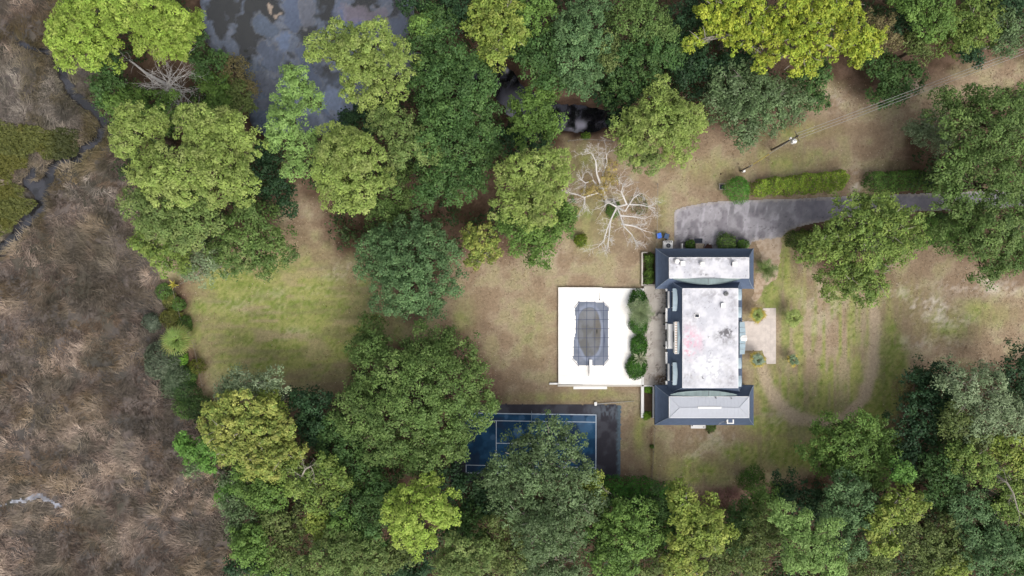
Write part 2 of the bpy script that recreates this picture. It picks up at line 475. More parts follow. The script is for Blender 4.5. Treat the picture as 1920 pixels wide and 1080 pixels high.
def pond_colour(px, py, X, Y):
    wx = px + 40 * (fbm(px / 40, py / 40, 3, 201) - .5) + 14 * (fbm(px / 12, py / 12, 3, 202) - .5)
    wy = py + 60 * (fbm(px / 40, py / 40, 3, 203) - .5) + 14 * (fbm(px / 12, py / 12, 3, 204) - .5)
    f = fbm(wx / 34, wy / 46, 4, 205)
    dark = C(58, 58, 55, .6)
    col = np.tile(dark, (len(px), 1))
    film = sstep(.42, .56, f + .06 * (fbm(px / 7, py / 9, 3, 211) - .5) + .10 * sstep(60, 150, py) - .22 * blob(px, py, 440, 40, 60, 80) - .06 * blob(px, py, 560, 70, 60, 40))  # film thinned to darken the water colour where the pine's reflection lies
    col = mix(col, C(114, 124, 142, .66), film * .9)
    band = np.abs(fbm(wx / 16, wy / 30, 3, 207) - .5)
    col = mix(col, C(128, 132, 142, .62), film * sstep(.06, .0, band) * .7)
    col = mix(col, C(104, 118, 140, .64), np.clip(sstep(110, 190, wy), 0, 1) * .65)
    ln_ = np.abs((f * 9 + .8 * fbm(px / 8, py / 8, 3, 213)) % 1 - .5)
    col = mix(col, C(140, 144, 152, .62), film * sstep(.10, .0, ln_) * .45)
    col = mix(col, C(78, 84, 98, .6), film * sstep(.42, .5, ln_) * .5)
    n = fbm(wx / 9, wy / 9, 3, 209)
    for (x, y, rx, ry, c, s) in [(655, 38, 34, 26, (112, 126, 168), 1), (668, 20, 26, 16, (150, 140, 160), .9), (722, 42, 12, 22, (196, 176, 150), .9), (690, 12, 40, 14, (140, 130, 140), .8),
                                 (550, 20, 24, 40, (100, 112, 136), .9), (500, 50, 18, 17, (96, 108, 126), .9), (580, 24, 14, 18, (118, 120, 130), .8), (528, 82, 16, 30, (118, 134, 164), .85), (512, 12, 5, 5, (190, 170, 150), .9), (537, 61, 9, 6, (132, 136, 144), .9),
                                 (500, 110, 26, 34, (96, 106, 126), .8), (735, 70, 34, 50, (108, 118, 140), .85), (575, 130, 30, 40, (100, 112, 136), .8), (500, 165, 40, 20, (116, 118, 128), .6), (610, 190, 40, 30, (142, 158, 188), .8), (580, 50, 6, 8, (150, 150, 150), .7)]:
        m = sstep(1.2, .7, np.hypot((wx - x) / rx, (wy - y) / ry) + (n - .5) * .5)
        rim = sstep(.12, .0, np.abs(np.hypot((wx - x) / rx, (wy - y) / ry) + (n - .5) * .5 - .92))
        col = mix(col, C(*c, .62), m * s)
        col = mix(col, C(150, 146, 140, .62), rim * .35)
    edge = sdist(px, py, POND)
    col = col * (1 + .5 * (fbm(px / 3.2, py / 4.2, 3, 215) - .5))[:, None]
    return mix(col, C(60, 54, 46, .5), sstep(-12, 4, edge) * .7)

tag(paint('pond', (355, -160, 800, 280), -0.55, 0.25, pond_colour, M['water']), kind='structure')
def creek_colour(px, py, X, Y):
    f = fbm(px / 18 + fbm(px / 30, py / 30, 2, 222), py / 26, 4, 221)
    col = mix(C(24, 24, 28, .5), C(96, 98, 112, .6), sstep(.55, .68, f) * .5)
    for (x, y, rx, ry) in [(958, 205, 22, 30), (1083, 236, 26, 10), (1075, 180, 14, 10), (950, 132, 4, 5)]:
        col = mix(col, C(170, 168, 184, .62), blob(px, py, x, y, rx, ry) * sstep(.3, .5, f))  # bright patches of reflected sky painted into the creek colour
    return col
tag(paint('creek', (700, 60, 1240, 290), -0.56, 0.3, creek_colour, M['water'], dist=lambda px, py: pdist(px, py, CREEK, [w + 22 for w in CREEK_W])), kind='structure')
tag(paint('marsh_water', (-40, 60, 240, 520), -0.86, 0.3, lambda px, py, X, Y: mix(C(46, 45, 46, .5), C(74, 74, 80, .5), sstep(.4, .6, fbm(px / 20, py / 20, 3, 231))), M['water'],
          dist=lambda px, py: np.minimum(pdist(px, py, MCREEK, [w + 12 for w in MCREEK_W]), pdist(px, py, MCREEK2, [w + 12 for w in MCREEK2_W]))), kind='structure')

MPOOL = [(-30, 952), (20, 944), (52, 936), (72, 929), (92, 938), (112, 951)]
tag(paint('marsh_pool', (-40, 915, 130, 975), -.5, .3, lambda px, py, X, Y: mix(C(132, 132, 138), C(176, 178, 188), sstep(.35, .6, fbm(px / 9, py / 9, 3, 235))), M['water'],  # pale colour stands in for the sky mirrored in this pool
          dist=lambda px, py: pdist(px, py, MPOOL, [3, 2, 4, 5, 5, 4]) + (fbm(px / 5, py / 5, 3, 236) - .5) * 16), kind='structure')

# ------------------------------------------------------------------ marsh reeds, lying in swirls
def reeds():
    n = 250000
    px = rng.uniform(-60, 500, n); py = rng.uniform(-60, 1140, n)
    dm, dp, dc, df = ground_fields(px, py)
    gm = sdist(px, py, GREEN_MARSH) + (fbm(px / 22, py / 22, 3, 41) - .5) * 20
    n1 = fbm(px / 26, py / 26, 3, 301); n2 = fbm(px / 9, py / 9, 2, 305)
    slit = np.minimum(pdist(px, py, [(-20, 948), (50, 938), (75, 930), (110, 950)], [4, 5, 7, 4]), np.hypot(px - 48, py - 860) - 6)
    pools = sstep(.63, .70, fbm(px / 13, py / 11, 3, 311))
    keep = (dm < 4) & (dc > 1) & (rng.random(n) < .4 + 1.1 * n2) & (gm > -4) & (slit > 0) & (rng.random(n) > pools)
    px, py, n1, n2 = px[keep], py[keep], n1[keep], n2[keep]
    dc = dc[keep]; dm = dm[keep]
    n = len(px)
    s = H * K
    B = np.stack([(px - 960) * s, (540 - py) * s, np.full(n, -0.62)], 1)
    ang = 2 * math.pi * 2.2 * fbm(px / 95, py / 95, 2, 321) + 5.0 * (fbm(px / 17, py / 17, 3, 331) - .5) + rng.normal(0, 1, n) * (.3 + .9 * sstep(.45, .6, fbm(px / 30, py / 30, 2, 337)))
    ln = rng.uniform(.45, 1.25, n) * np.where(n1 > .56, 1.5, 1.0); el = rng.uniform(.12, .9, n)
    D = np.stack([np.cos(ang) * np.cos(el), np.sin(ang) * np.cos(el), np.sin(el)], 1)
    side = np.stack([-np.sin(ang), np.cos(ang), rng.normal(0, .25, n)], 1) * rng.uniform(.04, .09, n)[:, None]
    V = np.stack([B - side, B + side, B + D * ln[:, None]], 1).reshape(-1, 3)
    tone = fbm(px / 60, py / 60, 3, 341)
    up = sstep(520, 250, py)
    c = mix(C(172, 154, 142), C(116, 103, 96), rng.random(n))
    c = mix(c, C(96, 84, 78), sstep(.5, .68, fbm(px / 11, py / 9, 3, 361)) * .6)
    c = mix(c, C(158, 136, 112), sstep(.52, .66, fbm(px / 50, py / 34, 3, 365)) * .55)
    c = mix(c, C(212, 194, 178), np.clip(sstep(.50, .66, n1) * (.3 + .5 * rng.random(n)), 0, 1))
    c = mix(c, C(196, 188, 178), np.clip(up * 1.4 * blob(px, py, 70, 180, 95, 70) + .8 * blob(px, py, 160, 350, 60, 30) * sstep(.4, .6, n1), 0, .85))
    c = mix(c, C(124, 112, 72), sstep(.48, .64, tone) * (.3 + .45 * up))
    c = mix(c, C(104, 102, 92), sstep(.5, .62, fbm(px / 40, py / 40, 3, 345)) * .6)
    c = mix(c, C(136, 116, 92), .6 * blob(px, py, 90, 60, 80, 60))
    c = mix(c, C(120, 116, 86), sstep(24, 4, dc) * .5)
    c = c * rng.uniform(.75, 1.2, n)[:, None] * np.array((.93, .91, .88)) * (.70 + .56 * sstep(.3, .7, fbm(px / 75, py / 60, 3, 371)))[:, None]
    me = mesh_np('marsh_reeds', V, np.arange(3 * n).reshape(-1, 3), np.repeat(c, 3, axis=0))
    tag(link('marsh_reeds', me, M['reed']), 'dry brown marsh reeds lying flattened in swirls beside the tree line', 'reeds', kind='stuff')
    # low green marsh growth by the little creek
    n = 26000
    px = rng.uniform(-50, 160, n); py = rng.uniform(200, 460, n)
    gm = sdist(px, py, GREEN_MARSH) + (fbm(px / 22, py / 22, 3, 41) - .5) * 20
    k = gm < 3
    px, py = px[k], py[k]; n = len(px)
    B = np.stack([(px - 960) * s, (540 - py) * s, -.5 + .55 * fbm(px / 5, py / 5, 2, 351)], 1)
    c = mix(C(130, 134, 72), C(94, 102, 54), rng.random(n))
    c = mix(c, C(122, 118, 52), .5 * sstep(.5, .65, fbm(px / 20, py / 20, 3, 355)) * sstep(110, 60, px))
    c = mix(c, C(66, 74, 46), sstep(80, 110, px) * .7)
    V, cc = leaf_quads(B, np.tile((0, 0, 1.0), (n, 1)), .55, .22, c, rng, .6)
    me = mesh_np('marsh_grass', V, np.arange(len(V)).reshape(-1, 4), cc)
    tag(link('marsh_grass', me, M['leaf']), 'low olive green marsh grass bordering the narrow winding creek', 'marsh grass', kind='stuff')
reeds()

# ------------------------------------------------------------------ driveway, paths, terrace, deck, court
def drive_colour(px, py, X, Y):
    f, m, b = fbm(px / 3.5, py / 3.5, 3, 401), fbm(px / 9 + (py - 420) / 60, py / 30, 4, 402), fbm(px / 30, py / 30, 4, 403)
    c = mix(C(172, 168, 173), C(142, 139, 144), sstep(.35, .65, b))
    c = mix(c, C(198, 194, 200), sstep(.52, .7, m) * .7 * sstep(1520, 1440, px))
    c = mix(c, C(112, 106, 114), sstep(.5, .68, fbm(px / 14, py / 20, 3, 405)) * .55)
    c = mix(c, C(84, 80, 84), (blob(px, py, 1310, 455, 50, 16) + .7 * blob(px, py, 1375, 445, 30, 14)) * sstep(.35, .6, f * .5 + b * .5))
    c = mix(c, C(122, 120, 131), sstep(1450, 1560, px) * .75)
    c = mix(c, C(196, 186, 174), sstep(-7, 0, sdist(px, py, DRIVE) + (f - .5) * 8) * .5)
    crack = sstep(.012, .0, np.abs(fbm(px / 16 + .6 * f, py / 13, 3, 408) - .5))
    c = mix(c, C(84, 80, 84), crack * .55)
    return c * (1 + (f - .5) * .25)[:, None]
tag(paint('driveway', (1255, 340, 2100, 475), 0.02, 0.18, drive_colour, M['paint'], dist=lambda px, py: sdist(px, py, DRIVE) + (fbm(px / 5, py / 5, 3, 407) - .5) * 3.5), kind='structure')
SPATH = [(1412, 448), (1440, 444), (1466, 440), (1463, 470), (1461, 500), (1456, 524), (1436, 536), (1428, 560), (1412, 575), (1405, 560), (1418, 520), (1428, 490), (1424, 465), (1416, 456)]
tag(paint('sand_path', (1395, 435, 1475, 585), 0.012, 0.15, lambda px, py, X, Y: mix(C(206, 186, 164), C(176, 152, 126), sstep(.35, .7, fbm(px / 5, py / 5, 4, 411)) * .8 + .2 * sstep(500, 560, py)), M['paint'],
          dist=lambda px, py: sdist(px, py, SPATH) + (fbm(px / 6, py / 6, 3, 413) - .5) * 9 + 5 * sstep(520, 560, py)), kind='structure')
def patio_dist(px, py):
    return np.minimum(sdist(px, py, [(1430, 578), (1455, 578), (1455, 682), (1438, 682), (1430, 660)]), sdist(px, py, [(1394, 602), (1434, 602), (1434, 657), (1394, 657)])) + (fbm(px / 4, py / 4, 2, 421) - .5) * 1.2
tag(paint('front_walk', (1390, 574, 1460, 686), 0.05, 0.12, lambda px, py, X, Y: mix(C(236, 224, 214), C(222, 210, 201), sstep(.3, .7, fbm(px / 6, py / 6, 4, 423))) *
          (1 - .07 * np.clip((np.abs(((px - 1394) / 10.2) % 1 - .5) > .47).astype(float) + (np.abs(((py - 578) / 10.4) % 1 - .5) > .47), 0, 1))[:, None], M['paint'], dist=patio_dist), kind='structure')

# court
def court_colour(px, py, X, Y):
    f, b = fbm(px / 4, py / 4, 3, 431), fbm(px / 16, py / 16, 4, 432)
    asph = mix(C(64, 62, 70), C(84, 84, 92), sstep(.4, .7, b))
    asph = mix(asph, C(112, 120, 130), blob(px, py, 1140, 772, 34, 16) * sstep(.35, .6, fbm(px / 3, py / 8, 3, 434)) * .8)
    asph = mix(asph, C(108, 128, 140), sstep(1154, 1161, px + (f - .5) * 8) * .8)
    blue = mix(C(32, 72, 106), C(48, 94, 132), sstep(.4, .7, b))
    blue = mix(blue, C(46, 60, 84), sstep(.5, .66, fbm(px / 24, py / 24, 3, 435)) * .7)
    for (x, y, r, s) in [(972, 810, 9, .8), (1004, 778, 8, .6), (949, 781, 4, .5), (1098, 800, 14, .5), (924, 820, 5, .5), (1108, 788, 9, .6), (1085, 784, 12, .5), (946, 820, 5, .4), (978, 784, 6, .35)]:
        blue = mix(blue, C(96, 132, 168), s * sstep(1.15, .8, np.hypot(px - x, py - y) / r + (f - .5) * .5))
    inb = (sdist(px, py, [(874, 774.5), (1118, 777), (1117.5, 889), (874, 887)]) < 0).astype(float)
    return mix(asph, blue, inb)
tag(paint('tennis_court', (840, 750, 1170, 910), 0.02, 0.16, court_colour, M['paint'], dist=lambda px, py: sdist(px, py, CD) + (fbm(px / 4, py / 4, 3, 437) - .5) * 3.5), kind='structure')
def gline(mb, p, q, w, z=0.03, dz=.004):
    a, b = np.array(W(*p, z)), np.array(W(*q, z))
    d = (b - a) / np.linalg.norm(b - a); n = np.array((-d[1], d[0], 0)) * w / 2
    mb.add([a - n, b - n, b + n, a + n], [(0, 1, 2, 3)])
for seg, w in [(((874, 774.5), (1118, 778)), .16), (((874, 788), (1117, 791.6)), .13), (((1117.6, 777.3), (1117.2, 890)), .16), (((874.5, 872), (1117, 877)), .13), (((874, 886.5), (1117, 890.3)), .16), (((874, 872), (874, 887)), .16),
               (((930.5, 789), (930.5, 872.5)), .13), (((931, 831), (1061, 833)), .13), (((1061.5, 790.4), (1061.5, 876)), .13)]:
    mb = MB(); gline(mb, *seg, w, z=0.032 + .005 * (seg[0][0] == seg[1][0]))
    tag(mb.build('court_line', M['line']), kind='structure')
t = thing('tennis_net', 'sagging tennis net stretched across the blue court from its thin posts', 'net', W(996, 832))
a, b = W(996.5, 770), W(996.5, 893)
for y in (a[1], b[1]):
    MB().tube([(a[0], y, 0.02), (a[0], y, 1.07)], .04, 8).build('post', M['grey'], t)
mb = MB()
N = 16
for i in range(N):
    y0, y1 = a[1] + (b[1] - a[1]) * i / N, a[1] + (b[1] - a[1]) * (i + 1) / N
    z0, z1 = 1.05 - .15 * math.sin(math.pi * i / N), 1.05 - .15 * math.sin(math.pi * (i + 1) / N)
    mb.add([(a[0] - .04, y0, z0), (a[0] + .04, y0, z0), (a[0] + .04, y1, z1), (a[0] - .04, y1, z1)], [(0, 1, 2, 3)])
mb.build('net_band', M['net'], t)
mb = MB()
for i in range(60):
    y = a[1] + (b[1] - a[1]) * i / 60
    mb.box(a[0] - .008, a[0] + .008, y, y + .02, .06, .9)
for z in np.arange(.1, .9, .16):
    mb.box(a[0] - .006, a[0] + .006, b[1], a[1], z, z + .02)
mb.build('netting', M['dark'], t)

# terrace and pool deck
def deck_colour(px, py, X, Y):
    f, b = fbm(px / 4, py / 4, 3, 441), fbm(px / 20, py / 20, 3, 442)
    c = mix(C(255, 253, 248, .86), C(246, 242, 236, .84), sstep(.35, .7, b))
    j = np.clip((np.abs(((px - 1047) / 19.4) % 1 - .5) > .485).astype(float) + (np.abs(((py - 540) / 20.4) % 1 - .5) > .485), 0, 1)
    c = c * (1 - .045 * j)[:, None]
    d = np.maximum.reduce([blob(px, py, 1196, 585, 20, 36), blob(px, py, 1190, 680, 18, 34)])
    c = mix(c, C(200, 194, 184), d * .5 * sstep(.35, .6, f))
    return mix(c, C(204, 200, 190), sstep(-1.5, 0, sdist(px, py, [(1047, 539), (1203, 541), (1203, 724), (1047, 720)])) * .35)
ZD = 0.45
DK = [W(1047, 539, ZD), W(1203, 541, ZD), W(1203, 724, ZD), W(1047, 720, ZD)]
t = thing('pool_deck', 'white concrete pool deck with steps down to the lawn', 'deck', W(1125, 632))
MB().prism([p[:2] for p in DK], -.1, ZD - .03).build('deck_wall', M['white'], t)
paint('deck_top', (1045, 537, 1205, 726), ZD, .17, deck_colour, M['paint'], dist=lambda px, py: sdist(px, py, [(1046.6, 538.6), (1203.4, 540.6), (1203.4, 724.4), (1046.6, 720.4)]), parent=t)
for i in range(3):
    MB().pbox(1075 + i, 1138 - i, 720 + 4, 723 + 6.6 - 2.2 * i, 0.0, .14 * (i + 1)).build('step', M['white'], t)
MB().pbox(1030, 1047, 718, 721, -.1, .3).build('kerb', M['white'], t)
MB().pbox(1046, 1203, 721.8, 724.8, -.1, ZD + .06).build('edge_coping', M['cream'], t)

# pool cover
CV = [(1085, 566), (1131, 566.5), (1135, 572), (1141, 576.5), (1140.3, 617), (1140.6, 673), (1135, 678), (1131, 685.5), (1110.5, 684.8), (1110.5, 674.5), (1105, 674.5), (1105, 684.6), (1084, 684.6), (1081, 677), (1075, 673.5), (1075.6, 640), (1079, 625), (1079, 600), (1078.5, 577), (1083, 572)]
PD = lambda px, py: ((np.abs(px - 1104.5) / 22.5) ** 2.3 + (np.abs(py - 623) / 46.5) ** 2.5) ** .42 + .07 * (fbm(px / 7, py / 7, 3, 452) - .5) + .10 * blob(px, py, 1088, 655, 10, 16)
def cover_colour(px, py, X, Y):
    f = fbm(px / 3, py / 6, 3, 451)
    c = mix(C(136, 143, 158), C(122, 130, 146), sstep(.3, .7, fbm(px / 10, py / 10, 3, 453)))
    d = PD(px, py)
    c = mix(c, C(160, 170, 192), sstep(.18, .02, np.abs(d - 1.06)) * .5)
    muck = mix(C(124, 124, 124), C(108, 106, 98), sstep(.35, .65, fbm(px / 9, py / 14, 4, 454)))
    muck = mix(muck, C(150, 152, 156), blob(px, py, 1106, 588, 16, 11) * .7)
    muck = mix(muck, C(110, 96, 66), blob(px, py, 1120, 612, 5, 28) * .6)
    c = mix(c, muck, sstep(1.03, .95, d) * .8)
    c = mix(c, C(98, 100, 110), sstep(.035, 0, np.abs(d - .99)) * .6 * sstep(600, 580, py))
    c = mix(c, C(40, 40, 40), blob(px, py, 1119, 621, 1.4, 5))
    for (x, y, rx, ry) in [(1080.3, 614, 1.1, 18), (1133.5, 634, 1.1, 17)]:
        c = mix(c, C(72, 80, 106), blob(px, py, x, y, rx, ry))
    return c
ZC = ZD + .03
t = thing('pool_cover', 'slate blue mesh safety cover strapped over the swimming pool, murky water pooled on it', 'pool cover', W(1108, 626, ZC))
paint('cover_sheet', (1072, 562, 1144, 690), ZC, .12, cover_colour, M['cover'], dist=lambda px, py: sdist(px, py, CV), parent=t)
def strap(p, q):
    a, b = np.array(W(*p, ZC + .012)), np.array(W(*q, ZC + .012))
    d = (b - a) / np.linalg.norm(b - a); n = np.array((-d[1], d[0], 0)) * .035
    mb = MB().add([a - n, b - n, b + n, a + n, *[(v[0], v[1], v[2] + .008) for v in (a - n, b - n, b + n, a + n)]], [(4, 5, 6, 7), (0, 1, 5, 4), (2, 3, 7, 6), (1, 2, 6, 5), (3, 0, 4, 7)])
    mb.build('strap', M['strap'], t)
for x, y0, y1 in [(1085.3, 566, 685), (1100.3, 566, 685), (1115.6, 566, 685), (1131.6, 567, 685)]: strap((x, y0 - 1.5), (x - .4, y1 + 1.5))
for y, x0, x1 in [(582.5, 1078, 1141), (599.3, 1076, 1142), (616.5, 1074.5, 1142), (633.5, 1074.5, 1142), (650.6, 1073.5, 1142), (668, 1074, 1142)]: strap((x0 - 1, y + .3), (x1 + 1, y - .3))
for p, q in [((1076.5, 577), (1086, 564.5)), ((1129.5, 564.5), (1142.5, 577)), ((1073, 672.5), (1085.5, 687)), ((1130, 687), (1142.5, 672.5))]: strap(p, q)
t = thing('diving_board', 'white diving board with a thin handrail at the end of the covered pool', 'diving board', W(1107.5, 690, ZD))
a, b = W(1105.2, 703, .95), W(1110, 674.5, .95)
MB().box(a[0], b[0], a[1], b[1], .9, .95).build('board', M['white'], t)
for yy in (686, 700):
    p = W(1107.5, yy, .9); MB().box(p[0] - .18, p[0] + .18, p[1] - .3, p[1] + .3, ZD, .9).build('stand', M['white'], t)
p, q = W(1103.5, 686, 1.3), W(1103.5, 705, 1.3)
MB().tube([(p[0], p[1], ZD), p, q, (q[0], q[1], ZD)], .03, 6).build('handrail', M['metal'], t)
t = thing('skimmer_hose', 'thin dark hose lying on the deck beyond the far end of the covered pool', 'hose', W(1124, 556, ZD))
MB().tube([W(1124, 549, ZD + .02), W(1124.3, 555, ZD + .02), W(1123.8, 562, ZD + .02)], .03, 5).build('hose', M['rust'], t)
MB().box(*[W(1123.5, 0, ZD)[0], W(1125, 0, ZD)[0]], W(0, 563, ZD)[1], W(0, 560.5, ZD)[1], ZD, ZD + .12).build('fitting', M['rust'], t)

# terrace behind the house, with steps to the deck
def terr_colour(px, py, X, Y):
    f, b = fbm(px / 2.5, py / 2.5, 3, 461), fbm(px / 14, py / 14, 4, 462)
    c = mix(C(212, 204, 194), C(192, 184, 174), sstep(.35, .65, b))
    c = mix(c, C(116, 106, 98), sstep(.56, .72, f) * sstep(.38, .6, fbm(px / 16, py / 16, 3, 463)) * .75)
    c = mix(c, C(120, 98, 78), np.clip(blob(px, py, 1240, 712, 14, 11) * 1.3, 0, 1) * sstep(.3, .55, f))
    c = mix(c, C(130, 120, 112), blob(px, py, 1228, 594, 16, 7) * sstep(.4, .6, f) * .8)
    j = np.clip((np.abs(((px - 1206) / 10.3) % 1 - .5) > .47).astype(float) + (np.abs(((py - 535) / 10.3) % 1 - .5) > .47), 0, 1)
    return c * (1 - .10 * j)[:, None]
ZT = .75
t = thing('terrace', 'stained pale concrete terrace between the house and the pool deck', 'terrace', W(1225, 630))
a, b = W(1207.5, 722, ZT), W(1252, 535, ZT)
MB().box(a[0], b[0], a[1], b[1], -.1, ZT - .03).build('terrace_wall', M['cream'], t)
paint('terrace_top', (1207.5, 535, 1252, 722), ZT, .15, terr_colour, M['paint'], parent=t)
for i, (x0, x1) in enumerate([(1203.4, 1206), (1205.2, 1208)]):
    MB().pbox(x0, x1, 541, 722, -.05, ZD + .12 + .12 * i).build('step', M['white'], t)
# ------------------------------------------------------------------ the house
house = thing('house', 'white walled house with slate mansard roofs and flat white tops around a long central block', 'house', W(1320, 632))
HB = house
def ring_roof(name, outer, inner, z0, z1, mid=(.42, .30)):
    """A concave mansard: four curved slopes from the eaves rectangle to the flat top."""
    (ox0, oy0, ox1, oy1), (ix0, iy0, ix1, iy1) = outer, inner
    mb = MB()
    prof = [(0, -.22), (0, 0), (mid[0] * .5, mid[1] * .42), mid, ((mid[0] + 1) / 2, (mid[1] + 1) / 2 - .04), (1, 1)]
    rings = []
    for (u, v) in prof:
        x0, x1 = ox0 + (ix0 - ox0) * u, ox1 + (ix1 - ox1) * u
        y0, y1 = oy0 + (iy0 - oy0) * u, oy1 + (iy1 - oy1) * u
        z = z0 + (z1 - z0) * v
        rings.append([(x0, y0, z), (x1, y0, z), (x1, y1, z), (x0, y1, z)])
    vs = [p for r in rings for p in r]
    fs = [(i * 4 + k, i * 4 + (k + 1) % 4, (i + 1) * 4 + (k + 1) % 4, (i + 1) * 4 + k) for i in range(len(rings) - 1) for k in range(4)]
    fs.append((3, 2, 1, 0))
    mb.add(vs, fs)
    o = mb.build(name, M['slate'], HB)
    for k in range(4):                                          # bright hip flashings riding the corners
        pts = [np.array(r[k]) + np.array((0, 0, .03)) for r in rings[1:]]
        MB().tube(pts, .075, 5).build('hip_flashing', M['hip'], o)
    return o

def rect(px0, py0, px1, py1, h):
    a, b = W(px0, py1, h), W(px1, py0, h)
    return (a[0], a[1], b[0], b[1])

EN, TN = 3.0, 5.8
n_out, n_in = rect(1229.5, 466, 1413, 541.5, EN), rect(1255, 483, 1404, 521.5, TN)
s_out, s_in = rect(1228, 722.5, 1413, 797, EN), rect(1255, 744, 1404, 783, TN)
m_out, m_in = rect(1251.5, 522, 1391.5, 741, 3.25), rect(1280, 541, 1383.5, 727, 6.6)

def walls(r, inset, z1, nm='wall'):
    x0, y0, x1, y1 = r[0] + inset, r[1] + inset, r[2] - inset, r[3] - inset
    MB().box(x0, x1, y0, y1, 0, z1).build(nm, M['cream'], HB)
    return x0, y0, x1, y1
nw = walls(n_out, .45, EN - .23)
sw = walls(s_out, .45, EN - .23)
mw = walls(m_out, .26, 3.0)
ring_roof('mansard_roof', n_out, n_in, EN, TN)
ring_roof('mansard_roof', s_out, s_in, EN, TN)
ring_roof('mansard_roof', m_out, m_in, 3.25, 6.6, (.5, .40))

def stains(px, py, spots, seed, pink=0.0, extra=()):
    f, b, g = fbm(px / 3, py / 3, 4, seed), fbm(px / 14, py / 14, 4, seed + 1), fbm(px / 1.6, py / 1.6, 3, seed + 2)
    c = mix(C(248, 247, 252, .585), C(230, 230, 238, .56), sstep(.36, .66, b))
    c = mix(c, C(190, 190, 196, .7), sstep(.57, .75, fbm(px / 7, py / 7, 4, seed + 3)) * .4)
    for (x, y, rx, ry, s, col) in spots:
        w = np.clip(blob(px, py, x, y, rx, ry) * s * (sstep(.38, .62, .5 * f + .5 * fbm(px / 6, py / 6, 3, seed + 5))), 0, 1)
        c = mix(c, C(*col), w)
    c = mix(c, C(120, 118, 124), sstep(.70, .80, g) * sstep(.5, .65, b) * .6)
    return c
GRY, DRK, PNK, WHT = (176, 174, 178), (112, 110, 114), (236, 190, 206), (255, 255, 255)
def flat(name, px, h, spots, seed, parent=None):
    return paint(name, px, h, .13, lambda x, y, X, Y: stains(x, y, spots, seed), M['roof_white'], parent=HB)
MB().box(n_in[0] - .05, n_in[2] + .05, n_in[1] - .05, n_in[3] + .05, TN - .15, TN + .05).build('roof_edge', M['white'], HB)
MB().box(m_in[0] - .05, m_in[2] + .05, m_in[1] - .05, m_in[3] + .05, 6.45, 6.65).build('roof_edge', M['white'], HB)
flat('flat_roof', (1255, 483, 1404, 521.5), TN + .055, [(1262, 492, 10, 14, .9, GRY), (1330, 485, 70, 4, .9, GRY), (1310, 508, 12, 7, .8, GRY), (1348, 488, 8, 5, .9, GRY), (1380, 485, 25, 4, .9, GRY), (1298, 489, 16, 5, .8, GRY), (1266, 502, 4, 3, 1.2, DRK), (1320, 515, 8, 2, 1, DRK)], 501)
flat('flat_roof', (1280, 541, 1383.5, 727, ), 6.655, [(1293, 640, 13, 28, 1.1, PNK), (1290, 662, 10, 6, 1.1, (228, 150, 170)), (1310, 640, 10, 20, .6, PNK), (1358, 628, 14, 9, 1.7, DRK), (1366, 622, 8, 10, 1.5, DRK), (1360, 640, 10, 9, 1.0, GRY), (1348, 634, 10, 8, .9, GRY), (1376, 640, 4, 14, .8, GRY),
      (1370, 708, 8, 16, 1.1, GRY), (1292, 708, 10, 14, 1.0, GRY), (1309, 706, 5, 9, 1.0, GRY), (1352, 714, 8, 6, .9, GRY), (1363, 685, 8, 16, .8, GRY), (1290, 555, 10, 14, .9, GRY), (1340, 552, 16, 8, .8, GRY), (1322, 556, 14, 10, .6, GRY), (1374, 568, 10, 26, .7, GRY), (1300, 596, 16, 20, .5, GRY), (1330, 690, 30, 26, 1.2, WHT)], 541)
# low hipped grey metal roof on the south wing, four panels of standing sheets
x0, y0, x1, y1 = s_in
cy, rx = (y0 + y1) / 2, 1.75
Z0, Z1 = TN + .06, TN + .32
MB().box(x0 - .06, x1 + .06, y0 - .06, y1 + .06, TN - .15, Z0 - .004).build('roof_edge', M['white'], HB)
A, B_, Cc, D, E, F_ = (x0, y0, Z0), (x1, y0, Z0), (x1, y1, Z0), (x0, y1, Z0), (x0 + rx, cy, Z1), (x1 - rx, cy, Z1)
hip = MB().add([A, B_, Cc, D, E, F_], [(0, 1, 5, 4), (2, 3, 4, 5), (1, 2, 5), (3, 0, 4)]).build('hipped_roof', M['grey_roof'], HB)
for p, q in ((A, E), (B_, F_), (Cc, F_), (D, E)):
    MB().tube([np.array(p) + (0, 0, .02), np.array(q) + (0, 0, .02)], .05, 5).build('ridge_cap', M['grey_roof'], hip)
MB().tube([np.array(E) + (0, 0, .02), np.array(F_) + (0, 0, .02)], .05, 5).build('ridge_cap', M['grey_roof'], hip)
MB().box(x0 + 4.9, x1 - 4.9, cy - .16, cy + .16, Z1 - .05, Z1 + .11).build('ridge_vent', M['white'], hip)
nseam = 22
for i in range(1, nseam):
    x = x0 + (x1 - x0) * i / nseam
    for sgn, ye in ((-1, y0), (1, y1)):
        u = min(1.0, (x - x0) / rx, (x1 - x) / rx)
        yt = ye + (cy - ye) * u
        a = np.array((x, ye, Z0 + .012)); b = np.array((x, yt, Z0 + (Z1 - Z0) * u + .012))
        if np.linalg.norm(b - a) > .3 and not (x0 + 4.9 < x < x1 - 4.9 and False):
            MB().add([a + (-.012, 0, 0), a + (.012, 0, 0), b + (.012, 0, 0), b + (-.012, 0, 0), a + (0, 0, .014), b + (0, 0, .014)], [(0, 1, 4), (1, 2, 5, 4), (3, 0, 4, 5), (2, 3, 5)]).build('seam', M['grey_roof'], hip)

